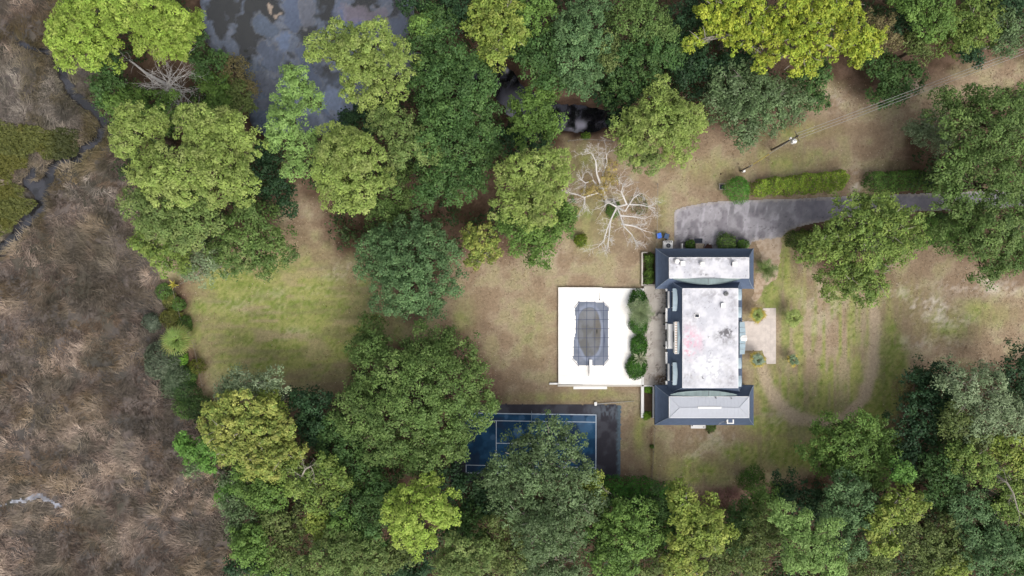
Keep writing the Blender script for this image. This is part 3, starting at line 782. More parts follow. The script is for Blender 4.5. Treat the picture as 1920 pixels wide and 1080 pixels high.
# saddles of weathered metal between the central block and the wings
def saddle(pts_edge, ridge_a, ridge_b, mname):
    """two sheets meeting on a short ridge; pts_edge run along the curved outer edge"""
    n = len(pts_edge)
    k = n // 2
    o = MB()
    base_l, base_r = ridge_a
    mbl = MB().add([base_l] + pts_edge[:k + 1] + [ridge_b], [tuple(range(k + 3))])
    mbr = MB().add([ridge_b] + pts_edge[k:] + [base_r], [tuple(range(n - k + 2))])
    mbl.build('saddle_sheet', M['verdigris'], HB)
    mbr.build('saddle_sheet', M['verdigris'], HB)
za, zb = 5.86, 6.02
pts = [W(x, y, z) for x, y, z in [(1262, 523.6, 5.62), (1275, 527.5, 5.9), (1290, 530.4, 6.0), (1308, 532.8, 6.05), (1328, 534, 6.1), (1348, 532.4, 6.05), (1365, 529.5, 6.0), (1380, 526.4, 5.9), (1389, 523.6, 5.62)]]
saddle(pts, (W(1262, 521.9, 5.62), W(1389, 521.9, 5.62)), W(1328, 521.9, 6.15), '')
pts = [W(x, y, z) for x, y, z in [(1257, 739.5, 5.62), (1270, 736, 5.9), (1288, 733.6, 6.0), (1310, 732.6, 6.05), (1329, 732.4, 6.1), (1346, 733.2, 6.05), (1360, 735.2, 6.0), (1373, 737.4, 5.9), (1382, 739.8, 5.62)]]
saddle(pts, (W(1257, 741.2, 5.62), W(1382, 741.2, 5.62)), W(1329, 743.4, 6.15), '')
MB().tube([W(1328, 522, 6.17), W(1328, 533.5, 6.12)], .04, 5).build('saddle_ridge', M['grey'], HB)
MB().tube([W(1329, 743, 6.17), W(1329, 732.9, 6.12)], .04, 5).build('saddle_ridge', M['grey'], HB)

# white eaves trim on the terrace side, broken over the three doors
for (q0, q1) in [(541.5, 546), (577.8, 603.5), (606, 617.5), (640.5, 654), (660, 681.5), (714.5, 721)]:
    ya_, yb_ = W(0, q1, 3.2)[1], W(0, q0, 3.2)[1]
    MB().box(m_out[0] - .33, m_out[0] - .004, ya_, yb_, 3.0, 3.24).build('eave_trim', M['white'], HB)

# roof vents, hatch and skylight
def vent(px, py, w, d, h0, hgt, m=M['white'], name='roof_vent', curb=.12):
    c = W(px, py, h0 + hgt)
    o = MB().box(c[0] - w / 2, c[0] + w / 2, c[1] - d / 2, c[1] + d / 2, h0 + .12, h0 + hgt - .1).build(name, M['grey'], HB)  # body coloured darker than its cap, in place of shading on the sides
    MB().box(c[0] - w / 2 - .04, c[0] + w / 2 + .04, c[1] - d / 2 - .04, c[1] + d / 2 + .04, h0 + hgt - .098, h0 + hgt).build('cap', m, o)
    MB().box(c[0] - w / 2 + curb, c[0] + w / 2 - curb, c[1] - d / 2 + curb, c[1] + d / 2 - curb, h0, h0 + .12).build('curb', M['grey'], o)
    return o
def dome_vent(px, py, r, h0, hgt):
    c = W(px, py, h0 + hgt)
    vs, fs, n = [], [], 12
    prof = [(.62, 0), (.62, .45), (1.0, .5), (.97, .75), (.75, .93), (.35, 1.0)]
    mb = MB()
    for (u, v) in prof:
        vs += [(c[0] + r * u * math.cos(2 * math.pi * k / n), c[1] + r * u * math.sin(2 * math.pi * k / n), h0 + hgt * v) for k in range(n)]
    fs = [(i * n + k, i * n + (k + 1) % n, (i + 1) * n + (k + 1) % n, (i + 1) * n + k) for i in range(len(prof) - 1) for k in range(n)] + [tuple(range((len(prof) - 1) * n, len(prof) * n))]
    return mb.add(vs, fs).build('roof_vent', M['white'], HB)
dome_vent(1270, 489.5, .45, TN + .055, .7)
vent(1280.5, 494, .72, .72, TN + .055, .55)
dome_vent(1317.5, 494.5, .48, TN + .055, .75)
vent(1378, 495, .75, .68, TN + .055, .8)
vent(1356, 573, .62, .72, 6.655, .5)
sk = MB().pbox(1302.5, 1311.5, 588.3, 595.7, 6.65, 6.8).build('skylight', M['white'], HB)
MB().pbox(1303.6, 1310.6, 589.4, 594.8, 6.802, 6.83).build('pane', M['glass'], sk)
c = W(1362.5, 551, 7.1)
tv = MB().tube([(c[0], c[1], 6.66), (c[0], c[1], 7.0)], [.42, .36], 10).build('turbine_vent', M['grey'], HB)
mb = MB()
for k in range(12):
    a = 2 * math.pi * k / 12
    mb.add([(c[0] + .15 * math.cos(a), c[1] + .15 * math.sin(a), 7.25), (c[0] + .40 * math.cos(a), c[1] + .40 * math.sin(a), 7.02), (c[0] + .40 * math.cos(a + .35), c[1] + .40 * math.sin(a + .35), 7.02), (c[0] + .15 * math.cos(a + .3), c[1] + .15 * math.sin(a + .3), 7.25)], [(0, 1, 2, 3)])
mb.build('turbine_fins', M['metal'], tv)
for (x, y) in [(1318, 709), (1330, 633)]:
    c = W(x, y, 6.9); MB().tube([(c[0], c[1], 6.65), (c[0], c[1], 6.95)], .10, 8).build('vent_pipe', M['white'] if y < 700 else M['grey'], HB)
for (x, y, h) in [(1343, 746.5, 6.2), (1372, 747, 6.1)]:
    c = W(x, y, h); MB().tube([(c[0], c[1], 5.8), (c[0], c[1], h)], .11, 8).build('vent_pipe', M['grey'], HB)

# patched square vent and torn patch on the south slope of the south wing
c = W(1369.5, 789.5, 4.7)
o = MB().box(c[0] - .62, c[0] + .62, c[1] - .5, c[1] + .5, 3.6, 4.7).build('slope_vent', M['white'], HB)
MB().box(c[0] - .38, c[0] + .38, c[1] - .30, c[1] + .30, 4.702, 4.74).build('vent_louvre', M['slate'], o)
a, b = W(1349, 795.6, 3.2), W(1392, 793.3, 3.5)
mb = MB().add([(W(1346, 796.4, 3)[0], s_out[1] + .03, 3.03), (W(1392, 796.4, 3)[0], s_out[1] + .03, 3.03), (W(1392, 793, 3)[0], s_out[1] + .36, 3.22), (W(1368, 793, 3)[0], s_out[1] + .36, 3.22), (W(1357, 786, 4)[0], s_out[1] + .9, 4.05), (W(1349, 790, 3.5)[0], s_out[1] + .55, 3.55)], [(0, 1, 2, 3, 5), (3, 4, 5)])
mb.build('roof_patch', mat('pale_patch', C(150, 154, 164), noise=.35, nscale=2.5), HB)

# west (terrace) side: french doors, balconies, wall dormers
xw = mw[0]
def yy(py, h=1.2): return W(0, py, h)[1]
def opening(name, y0, y1, z0, z1, xf, side=-1, panes=3, m=M['glass']):
    """frame standing proud of the wall with panes set in it"""
    f = MB()
    t_, d = .09, .07
    x0, x1 = (xf - d, xf) if side < 0 else (xf, xf + d)
    f.box(x0, x1, y0 - t_, y0, z0, z1 + t_); f.box(x0, x1, y1, y1 + t_, z0, z1 + t_); f.box(x0, x1, y0, y1, z1, z1 + t_)
    fo = f.build(name, M['white'], HB)
    for i in range(panes):
        a, b = y0 + (y1 - y0) * i / panes + .03, y0 + (y1 - y0) * (i + 1) / panes - .03
        xa, xb = (xf - .035, xf - .004) if side < 0 else (xf + .004, xf + .035)
        MB().box(xa, xb, a, b, z0, z1).build('pane', m, fo)
    return fo
def dormer(py0, py1, pyf0, pyf1, side=-1):
    """slate cheeked wall dormer under a low barrel roof of blue metal"""
    if side < 0:
        xa, xb = m_out[0] + .58, m_out[0] + 1.5
        ya, yb = W(0, py1, 5.6)[1], W(0, py0, 5.6)[1]
    else:
        xa, xb = m_in[2] - .1, m_in[2] + .78
        ya, yb = W(0, py1, 5.6)[1], W(0, py0, 5.6)[1]
    ztop = 5.3 if side < 0 else 5.7
    MB().box(xa, xb, ya + .18, yb - .18, 3.6, ztop - .05).build('dormer_wall', M['slate'], HB)
    mb = MB(); n = 8
    for i in range(n + 1):
        u = i / n; y = ya + (yb - ya) * u; z = ztop + .2 * math.sin(math.pi * u)
        back = (.10 + .16 * math.sin(math.pi * u))
        if side < 0: mb.v += [(xa - .14, y, z - .06), (xb + back - .5, y, z), (xa - .14, y, z - .14)]
        else: mb.v += [(xb + .14, y, z - .06), (xa, y, z), (xb + .14, y, z - .14)]
    for i in range(n):
        a = 3 * i
        mb.f += [(a, a + 1, a + 4, a + 3), (a, a + 3, a + 5, a + 2)]
    ro = mb.build('dormer_roof', M['blue_metal'], HB)
    for i in (2, 4, 6):
        p, q = np.array(mb.v[3 * i]), np.array(mb.v[3 * i + 1])
        MB().tube([p + (0, 0, .015), q + (0, 0, .015)], .025, 4).build('seam', M['blue_metal'], ro)
    xf = xa if side < 0 else xb
    opening('dormer_window', ya + .6, yb - .6, 4.0, 5.1, xf, side, 2)
for (d0, d1, f0, f1) in [(541, 583.5, 546, 577.5), (680, 722.5, 682, 714)]:
    dormer(d0, d1, f0, f1)
    y0, y1 = W(0, f1, 1.2)[1], W(0, f0, 1.2)[1]
    opening('french_door', y0 + .05, y1 - .05, .80, 2.95, xw, -1, 4)
    a, b = W(1252.4, f1, 3.6), W(1258, f0, 3.6)
    MB().box(a[0], b[0], a[1], b[1], 3.05, 3.6).build('balcony', M['white'], HB)
# central pedimented bay: door in the wall, white ledge, then a set back upper wall with an arched window
ya, yb = W(0, 663, 5)[1], W(0, 603, 5)[1]
yc = (ya + yb) / 2
bay_x = 28.42
low_y0, low_y1 = W(0, 653, 3.2)[1], W(0, 607, 3.2)[1]
MB().box(mw[0] - .01, bay_x + .3, low_y0, low_y1, 0, 3.0).build('bay_wall', M['white'], HB)
MB().box(m_out[0] - .05, bay_x - .01, low_y0, low_y1, 3.02, 4.2).build('balcony', M['white'], HB)
MB().box(bay_x, m_out[0] + 2.2, ya + .1, yb - .1, 3.31, 5.45).build('bay_wall', M['white'], HB)
MB().box(bay_x - .06, m_out[0] + 2.0, ya, yb, 5.454, 5.62).build('cornice', M['white'], HB)
nd = 13
for i in range(nd):
    y = ya + .1 + (yb - ya - .42) * i / (nd - 1)
    MB().box(bay_x + .02, bay_x + .36, y, y + .22, 5.624, 5.70).build('dentil', M['peach'], HB)
pa, pb, pc = (bay_x + .42, ya, 5.68), (bay_x + .42, yb, 5.68), (bay_x + .42, yc, 5.95)
qa, qb, qc = (bay_x + .85, ya + .2, 5.72), (bay_x + .85, yb - .2, 5.72), (bay_x + 1.15, yc, 6.0)
for tri in ([pa, pc, qc, qa], [pc, pb, qb, qc]):
    MB().add(tri + [tuple(np.array(p) - (0, 0, .05)) for p in tri], [(0, 3, 2, 1), (4, 5, 6, 7), (0, 1, 5, 4), (1, 2, 6, 5), (2, 3, 7, 6), (3, 0, 4, 7)]).build('pediment_roof', M['blue_metal'], HB)
opening('french_door', W(0, 640, 1.5)[1], W(0, 617.5, 1.5)[1], .80, 2.95, mw[0] - .014, -1, 3)
mb = MB(); n = 10
y0, y1 = W(0, 642, 4.5)[1], W(0, 620, 4.5)[1]
pts = [(y0, 4.22), (y1, 4.22)] + [((y0 + y1) / 2 + (y1 - y0) / 2 * math.cos(math.pi * k / n), 4.6 + .6 * math.sin(math.pi * k / n)) for k in range(n + 1)]
vs = [(bay_x - .03, y, z) for y, z in pts] + [(bay_x - .008, y, z) for y, z in pts]
k = len(pts)
mb.add(vs, [tuple(range(k)), tuple(range(2 * k - 1, k - 1, -1))] + [(i, k + i, k + (i + 1) % k, (i + 1) % k) for i in range(k)]).build('arched_window', M['glass'], HB)
for py in (608.5, 649.5):
    p = W(1250.3, py, 2.0); MB().tube([(p[0] - .3, p[1], ZT), (p[0] - .3, p[1], 2.4)], .11, 8).build('wall_lamp', M['dark'], HB)

# east (front) side: dormers and the curved entrance bay
for (d0, d1) in [(542, 563), (576, 595.5), (671, 691), (704.5, 725)]:
    dormer(d0, d1, 0, 0, side=1)
    y0, y1 = W(0, d1 - 4, 1.5)[1], W(0, d0 + 4, 1.5)[1]
    opening('window', y0, y1, .9, 2.5, mw[2] + .004, 1, 2)
ya, yb = W(0, 664, 4.2)[1], W(0, 603, 4.2)[1]
xe = m_out[2] - .55
yc = (ya + yb) / 2
npan = 6
def bow(u): return .22 * (1 - (2 * u - 1) ** 2)
for i in range(npan):
    u0, u1 = i / npan + .006, (i + 1) / npan - .006
    yA, yB = ya + (yb - ya) * u0, ya + (yb - ya) * u1
    zin, zout = 5.2, 4.5
    v = [(xe - .55, yA, zin), (xe + .55 + bow(u0), yA, zout), (xe + .55 + bow(u1), yB, zout), (xe - .55, yB, zin)]
    MB().add(v + [tuple(np.array(p) - (0, 0, .1)) for p in v], [(0, 1, 2, 3), (7, 6, 5, 4), (0, 4, 5, 1), (1, 5, 6, 2), (2, 6, 7, 3), (3, 7, 4, 0)]).build('porch_panel', M['blue_metal'], HB)
MB().add([(xe - .1, yc - .45, 5.0), (xe + .85, yc - .55, 4.58), (xe + .85, yc + .55, 4.58), (xe - .1, yc + .45, 5.0), (xe - .5, yc, 5.3), (xe + .88, yc, 4.9)], [(0, 1, 5, 4), (2, 3, 4, 5), (1, 2, 5), (3, 0, 4)]).build('porch_gable', M['white'], HB)
pp = [(xe + .4 + bow(u), ya + (yb - ya) * u) for u in np.linspace(0, 1, 13)]
MB().prism([(xe - .5, ya)] + pp + [(xe - .5, yb)], 3.9, 4.38).build('porch_frieze', M['white'], HB)
for u in (.06, .3, .7, .94):
    x, y = xe + .3 + bow(u), ya + (yb - ya) * u
    MB().tube([(x, y, .1), (x, y, .35), (x, y, 3.7), (x, y, 3.9)], [.24, .19, .17, .24], 12).build('column', M['white'], HB)
for i, ex in enumerate((1.15, .85)):
    MB().prism([(xe - .5, ya - .1)] + [(p[0] + ex, p[1]) for p in pp] + [(xe - .5, yb + .1)], .0, .12 + .14 * i).build('step', M['brick'], HB)
for i in range(10):
    u = (i + .5) / 10
    x, y = xe + 1.45 + bow(u), ya + (yb - ya) * u
    MB().box(x - .08, x + .32, y - .38, y + .38, .06, .2).build('step_stone', M['brick'], HB)
opening('front_door', yc - .9, yc + .9, .3, 2.6, mw[2] + .006, 1, 2, M['rust'])

# north side door, brick steps, posts
st = thing('brick_steps', 'pale brick steps with dark mat and handrail at the north door', 'steps', W(1314, 461))
for i in range(3):
    MB().pbox(1304.5, 1320, 456.8 + 2.2 * i, 467, .0, .16 * (i + 1)).build('step', M['brick'], st)
MB().tube([W(1318, 466, 1.2), W(1321.5, 457.5, .9)], .05, 6).build('handrail', M['rust'], st)
MB().tube([W(1321.5, 457.5, 0), W(1321.5, 457.5, .9)], .05, 6).build('handrail_post', M['white'], st)
tag(MB().pbox(1302, 1317, 447, 455.4, .03, .07).build('door_mat', M['dark'], loc=W(1309, 451)), 'black rectangular mat lying on the drive before the brick steps', 'mat')
o = thing('timber_ramp', 'dark brown timber ramp side leaning beside the brick steps', 'ramp', W(1328, 462))
MB().add([W(1320, 465, .5), W(1327, 456.5, .3), W(1334, 459, .3), W(1336, 466, .6), W(1320, 465, 0), W(1327, 456.5, 0), W(1334, 459, 0), W(1336, 466, 0)], [(0, 3, 2, 1), (0, 1, 5, 4), (1, 2, 6, 5), (2, 3, 7, 6), (3, 0, 4, 7)]).build('board', M['rust'], o)
c = W(1331.5, 457.5, 1.0); MB().tube([(c[0], c[1], 0), (c[0], c[1], 1.0)], .08, 6).build('post', M['white'], o)
tag(MB().pbox(1278.4, 1280.6, 456.5, 467, 0, .9).build('low_wall', M['white'], loc=W(1279.5, 462)), 'short white wall stub jutting from the north side of the house', 'wall')
# heat pump
o = thing('heat_pump', 'pale boxy heat pump with a round dark fan beside the north wall', 'heat pump', W(1253, 460))
MB().pbox(1244, 1261.6, 451.5, 467, 0, .95).build('casing', M['white'], o)
c = W(1253.3, 460.5, .96); MB().tube([(c[0], c[1], .953), (c[0], c[1], 1.0)], .42, 16).build('fan_guard', M['glass'], o)
MB().tube([(c[0], c[1], 1.0), (c[0], c[1], 1.03)], .12, 10).build('fan_hub', M['grey'], o)
for i in range(5):
    MB().pbox(1245.6 + i * 3, 1247.6 + i * 3, 452.4, 454.6, .952, .99).build('grille_slot', M['dark'], o)
def bin_(name, label, px, py, m, lid, rot):
    c = W(px, py, 1.0)
    o = thing(name, label, 'bin', (c[0], c[1], 0))
    w, d = .40, .45
    ca, sa = math.cos(rot), math.sin(rot)
    R = lambda x, y, z: (c[0] + x * ca - y * sa, c[1] + x * sa + y * ca, z)
    MB().add([R(-w * .8, -d * .8, .06), R(w * .8, -d * .8, .06), R(w * .8, d * .8, .06), R(-w * .8, d * .8, .06), R(-w, -d, 1), R(w, -d, 1), R(w, d, 1), R(-w, d, 1)], [(0, 3, 2, 1), (0, 1, 5, 4), (1, 2, 6, 5), (2, 3, 7, 6), (3, 0, 4, 7), (4, 5, 6, 7)]).build('body', m, o)
    MB().add([R(-w * 1.08, -d * 1.05, 1.004), R(w * 1.08, -d * 1.05, 1.004), R(w * 1.08, d * 1.05, 1.004), R(-w * 1.08, d * 1.05, 1.004), R(-w, -d * .95, 1.08), R(w, -d * .95, 1.08), R(w * .9, d * .9, 1.1), R(-w * .9, d * .9, 1.1)], [(0, 1, 5, 4), (1, 2, 6, 5), (2, 3, 7, 6), (3, 0, 4, 7), (4, 5, 6, 7)]).build('lid', lid, o)
    for sx in (-1, 1):
        MB().tube([R(sx * w * .95, -d * .85, .12), R(sx * w * .8, -d * .85, .12)], .12, 8).build('wheel', M['dark'], o)
    MB().tube([R(-w * .7, -d * 1.15, .98), R(w * .7, -d * 1.15, .98)], .03, 5).build('handle', m, o)
bin_('recycling_bin', 'bright blue wheeled recycling bin beside the pale drive corner', 1236, 441.5, M['blue'], M['blue_lid'], .25)
bin_('wheeled_bin', 'dull grey blue wheeled bin behind the heat pump', 1250, 442.5, M['greyblue'], M['greyblue'], -.3)
tag(MB().tube([W(1253, 448.2, 0), W(1253, 448.2, .45), W(1253, 448.2, .5)], [.25, .24, .18], 10).build('bucket', M['stone'], loc=W(1253, 448)), 'small grey bucket between the grey blue bin and heat pump', 'bucket')
o = thing('storage_bench', 'long white storage bench against the south wall of the house', 'bench', W(1309, 799))
MB().pbox(1296, 1322.5, 797, 803, .04, .62, .7).build('chest', M['white'], o)
MB().pbox(1295.5, 1323, 796.6, 803.4, .624, .7).build('lid', M['white'], o)
MB().pbox(1297, 1299, 797.4, 799, .704, .76).build('hinge', M['dark'], o)
MB().pbox(1318, 1321, 800, 801.4, .704, .74).build('latch', M['dark'], o)
# round table with clutter on the terrace
o = thing('patio_table', 'round grey stone table cluttered with leaves on the terrace', 'table', W(1238.5, 594, ZT))
c = W(1238.5, 593.5, 1.45)
MB().tube([(c[0], c[1], ZT), (c[0], c[1], 1.35)], [.25, .14], 10).build('pedestal', M['stone'], o)
MB().tube([(c[0], c[1], 1.354), (c[0], c[1], 1.45)], [.52, .55], 18).build('table_top', M['stone'], o)
tag(MB().tube([(c[0] + .75, c[1] + .55, ZT), (c[0] + .75, c[1] + .55, ZT + .35)], [.16, .22], 10).build('flower_pot', M['dark'], loc=(c[0] + .75, c[1] + .55, ZT)), 'small dark flower pot beside the round stone table', 'pot')
c = W(1187.5, 546, ZD)
tag(MB().tube([(c[0], c[1], ZD), (c[0], c[1], ZD + .3)], [.2, .3], 10).build('flower_pot', M['rust'], loc=c), 'small brown flower pot in a corner of the white pool deck', 'pot')

# planters by the terrace
t = thing('planter', 'long planting bed with low pale walls at the north end of the terrace', 'planter', W(1215, 505))
MB().pbox(1202.8, 1205.6, 474, 536, 0, .55).build('planter_wall', M['cream'], t)
MB().pbox(1205.8, 1229, 533, 536, 0, .55).build('planter_wall', M['cream'], t)
MB().pbox(1203.4, 1214, 472.4, 474.2, 0, .5).build('planter_wall', M['cream'], t)
MB().pbox(1205.7, 1230, 475, 532.8, 0, .3).build('soil_bed', M['sod'], t)
t = thing('planter', 'narrow planting bed of dark soil between two white walls beside the slate roof', 'planter', W(1216, 754))
MB().pbox(1202.2, 1207.4, 724.8, 783.6, 0, .6).build('planter_wall', M['white'], t)
MB().pbox(1223.8, 1229, 724.8, 784, 0, .6).build('planter_wall', M['white'], t)
MB().pbox(1207.6, 1223.6, 722.6, 724.8, 0, .58).build('planter_wall', M['white'], t)
MB().pbox(1207.6, 1223.6, 725, 783, 0, .3).build('soil_bed', M['sod'], t)

# ------------------------------------------------------------------ fences, poles, wires
def fence(label, pts, hgt, spacing, posts=True, rails=(1.0,), m=M['wood'], mp=None, r=.035, name='wire_fence'):
    t = thing(name, label, 'fence', W(*pts[0]), None)
    P = [np.array(W(*p)) for p in pts]
    for i in range(len(P) - 1):
        L = np.linalg.norm(P[i + 1] - P[i]); n = max(1, int(L / spacing))
        for k in range(n + (i == len(P) - 2)):
            q = P[i] + (P[i + 1] - P[i]) * k / n
            MB().tube([q - (0, 0, .1), q + (0, 0, hgt)], r * 1.5, 6).build('post', mp or m, t)
        for z in rails:
            MB().tube([P[i] + (0, 0, hgt * z), P[i + 1] + (0, 0, hgt * z)], r, 5).build('rail', m, t)
        mb = MB()
        u = (P[i + 1] - P[i]) / L
        for k in range(int(L / .5)):
            q = P[i] + u * .5 * k
            mb.add([q + (0, 0, .05), q + u * .02 + (0, 0, .05), q + u * .52 + (0, 0, hgt * .97), q + u * .5 + (0, 0, hgt * .97)], [(0, 1, 2, 3)])
        for z in np.linspace(.1, hgt * .9, 4):
            mb.add([P[i] + (0, 0, z), P[i + 1] + (0, 0, z), P[i + 1] + (0, 0, z + .02), P[i] + (0, 0, z + .02)], [(0, 1, 2, 3)])
        tag(mb.build('mesh_wire', M['metal'], t), kind='stuff')
    return t
fence('thin pale fence running from the dead tree to the corner of the house', [(1231, 346), (1230.5, 400), (1229, 466)], 1.2, 3.0, m=M['stone'])
fence('thin rusty fence running south from the house into the dark hedge', [(1226, 800), (1223.5, 845), (1219, 905)], 1.2, 2.5, m=M['wood'])
fence('weathered fence between the mown lawn and the marsh thicket', [(372, 515), (329, 541), (345, 600), (368, 645), (384, 722)], 1.2, 2.4)
fence('pale wire fence along the bank of the shaded creek', [(1065, 266), (1098, 263), (1150, 267)], 1.1, 2.4, m=M['stone'])
o = thing('light_pole', 'thin pale light pole lying on the grass beside the tennis court', 'pole', W(1118, 757))
MB().tube([W(1118, 757.6, .25), W(1150, 755, .22), W(1189, 752, .18)], [.09, .06, .035], 8).build('shaft', M['metal'], o)
c = W(1117, 757, .3); MB().box(c[0] - .26, c[0] + .2, c[1] - .34, c[1] + .3, .0, .42).build('lamp_head', M['white'], o)

# utility pole, guy stub and lines
PB = np.array(W(1447, 281)); PT = np.array((PB[0], PB[1], 11.6))
o = thing('utility_pole', 'tall wooden utility pole with white transformer standing on the lawn north of the drive', 'utility pole', tuple(PB))
MB().tube([PB - (0, 0, .5), PT], [.19, .13], 10).build('pole_shaft', M['pole'], o)
d = np.array((1, .42, 0)) / math.hypot(1, .42); nn = np.array((-d[1], d[0], 0))
MB().tube([PT - nn * .9 - (0, 0, .5), PT + nn * .9 - (0, 0, .5)], .07, 6).build('cross_arm', M['pole'], o)
c = np.array(W(1485, 264, 9.4))
c = PB * (1, 1, 0) + np.array((.30, -.42, 9.0))
tr = MB().tube([c - (0, 0, .5), c + (0, 0, .45), c + (0, 0, .55)], [.36, .38, .25], 14).build('transformer', M['white'], o)
for k in range(2):
    q = c + np.array((.12 * (2 * k - 1), .06, .55)); MB().tube([q, q + (0, 0, .3)], [.06, .04], 6).build('bushing', M['grey'], tr)
c2 = PB * (1, 1, 0) + np.array((-.34, .1, 9.2)); MB().tube([c2 - (0, 0, .3), c2 + (0, 0, .3)], .16, 8).build('fuse_cutout', M['white'], o)
for k in (-1, 0, 1):
    q = PT + nn * .8 * k - (0, 0, .43); MB().tube([q, q + (0, 0, .25)], .05, 6).build('insulator', M['stone'], o)
GB = np.array(W(1388, 321)); GT = np.array((GB[0], GB[1], 5.6))
o = thing('guy_pole', 'short dark guy pole with pale fitting standing beside the small bright green tree', 'pole', tuple(GB))
MB().tube([GB - (0, 0, .4), GT], [.15, .11], 8).build('pole_shaft', M['pole'], o)
MB().box(GB[0] + .1, GB[0] + .5, GB[1] - .35, GB[1], .5, 1.3).build('meter_box', M['white'], o)
MB().tube([GT - (.25, 0, .3), GT + (.3, 0, -.3)], .06, 6).build('bracket', M['metal'], o)
o = tag(MB().tube([GT - (0, 0, .2), GT + (PT - GT) * .5 - (0, 0, .45), PT - (0, 0, .9)], .035, 5).build('guy_wire', M['metal'], loc=tuple(GT)), 'slack guy wire with yellow guard strung from short pole to utility pole', 'wire')
MB().tube([GT + (PT - GT) * .06 - (0, 0, .25), GT + (PT - GT) * .42 - (0, 0, .42)], .06, 6).build('guard_sleeve', M['yellow'], o)
FAR = np.array(W(1985, 70, 10.8)); FAR2 = FAR + (FAR - PT) * .4
for k, lab in ((-1, 'power line on the upslope end of the cross arm running over the lawn'), (0, 'middle power line running from the utility pole over the lawn'), (1, 'power line nearest the drive running from the utility pole over the lawn')):
    a, b = PT + nn * -.45 * k - (0, 0, .2), FAR2 + nn * -.45 * k
    pts = [a + (b - a) * u - np.array((0, 0, 1.1 * 4 * u * (1 - u))) for u in np.linspace(0, 1, 14)]
    tag(MB().tube(pts, .032, 4).build('power_line', M['metal'], loc=tuple(a)), lab, 'wire', 'power lines from the utility pole')
# trellis frame next to the bright green tree
o = thing('garden_cart', 'small pale square garden cart frame beside the bright green tree', 'cart', W(1355, 349))
a, b = W(1349, 355, .7), W(1361, 344.5, .7)
for (x, y) in ((a[0], a[1]), (b[0], a[1]), (b[0], b[1]), (a[0], b[1])):
    MB().tube([(x, y, 0), (x, y, .75)], .05, 6).build('leg', M['stone'], o)
for p, q in (((a[0], a[1]), (b[0], a[1])), ((b[0], a[1]), (b[0], b[1])), ((b[0], b[1]), (a[0], b[1])), ((a[0], b[1]), (a[0], a[1]))):
    MB().tube([(*p, .72), (*q, .72)], .07, 6).build('rim', M['stone'], o)
MB().box(a[0] + .12, b[0] - .12, a[1] + .12, b[1] - .12, .25, .32).build('tray', M['dark'], o)
c = W(1352, 326, .2); tag(MB().tube([(c[0], c[1], 0), (c[0], c[1], .25)], [.14, .1], 8).build('stump', M['rust'], loc=(c[0], c[1], 0)), 'tiny dark stump alone on the grass north of the garden cart', 'stump')
# ------------------------------------------------------------------ trees
# kind: object name, puff radius, leaves per puff, leaf length, width, up bias, lobe flatness, colours, bark, puff looseness
KIND = {
    'pine':   ('pine_tree', .62, 30, .36, .17, .35, .62, [(150, 164, 70), (128, 148, 64), (166, 172, 88)], 'bark', .55),
    'pineb':  ('pine_tree', .62, 30, .36, .17, .35, .62, [(160, 178, 64), (140, 164, 58), (176, 184, 78)], 'bark', .55),
    'pined':  ('pine_tree', .66, 28, .38, .18, .35, .62, [(126, 142, 68), (104, 124, 58), (146, 152, 80)], 'bark', .6),
    'pinel':  ('pine_tree', .66, 30, .36, .17, .35, .62, [(150, 176, 86), (126, 156, 72), (164, 186, 98)], 'bark', .5),
    'oak':    ('oak_tree', .85, 34, .36, .21, .25, .6, [(108, 122, 58), (86, 104, 50), (128, 136, 72)], 'bark', .8),
    'oakb':   ('oak_tree', .8, 36, .34, .2, .25, .6, [(92, 122, 78), (74, 102, 66), (108, 134, 88)], 'bark', .8),
    'oakf':   ('oak_tree', .75, 30, .36, .21, .25, .55, [(124, 142, 60), (98, 122, 56), (146, 158, 72)], 'pale_bark', .75),
    'dark':   ('broadleaf_tree', .85, 32, .38, .23, .2, .65, [(82, 108, 56), (64, 90, 48), (98, 120, 62)], 'bark', .85),
    'deep':   ('broadleaf_tree', .9, 30, .40, .25, .2, .65, [(68, 94, 54), (54, 78, 46), (84, 106, 58)], 'bark', .9),
    'green':  ('broadleaf_tree', .8, 32, .38, .22, .25, .6, [(108, 134, 58), (86, 112, 50), (124, 148, 66)], 'bark', .8),
    'bright': ('broadleaf_tree', .7, 32, .36, .22, .3, .6, [(108, 146, 58), (88, 124, 50), (128, 164, 70)], 'bark', .7),
    'grey':   ('moss_oak_tree', .95, 36, .42, .19, .15, .6, [(124, 136, 92), (100, 114, 76), (148, 154, 118)], 'pale_bark', .95),
    'moss':   ('moss_oak_tree', .95, 34, .44, .16, .15, .55, [(144, 152, 116), (118, 128, 92), (166, 170, 138)], 'pale_bark', .95),
    'yellow': ('tulip_tree', .5, 20, .38, .2, .3, .5, [(150, 158, 72), (114, 140, 62), (182, 180, 90)], 'pale_bark', 1.0),
    'yelb':   ('tulip_tree', .5, 20, .38, .2, .3, .5, [(160, 172, 56), (118, 148, 52), (186, 188, 70)], 'pale_bark', 1.0),
    'lime':   ('sweetgum_tree', .72, 30, .40, .24, .3, .55, [(136, 150, 62), (114, 134, 54), (162, 166, 76)], 'pale_bark', .75),
    'olive':  ('broadleaf_tree', .85, 30, .38, .2, .2, .6, [(112, 122, 60), (92, 104, 52), (134, 138, 74)], 'bark', .9),
    'brown':  ('broadleaf_tree', .85, 28, .38, .16, .1, .6, [(128, 116, 72), (104, 98, 62), (146, 132, 88)], 'bark', .95),
}
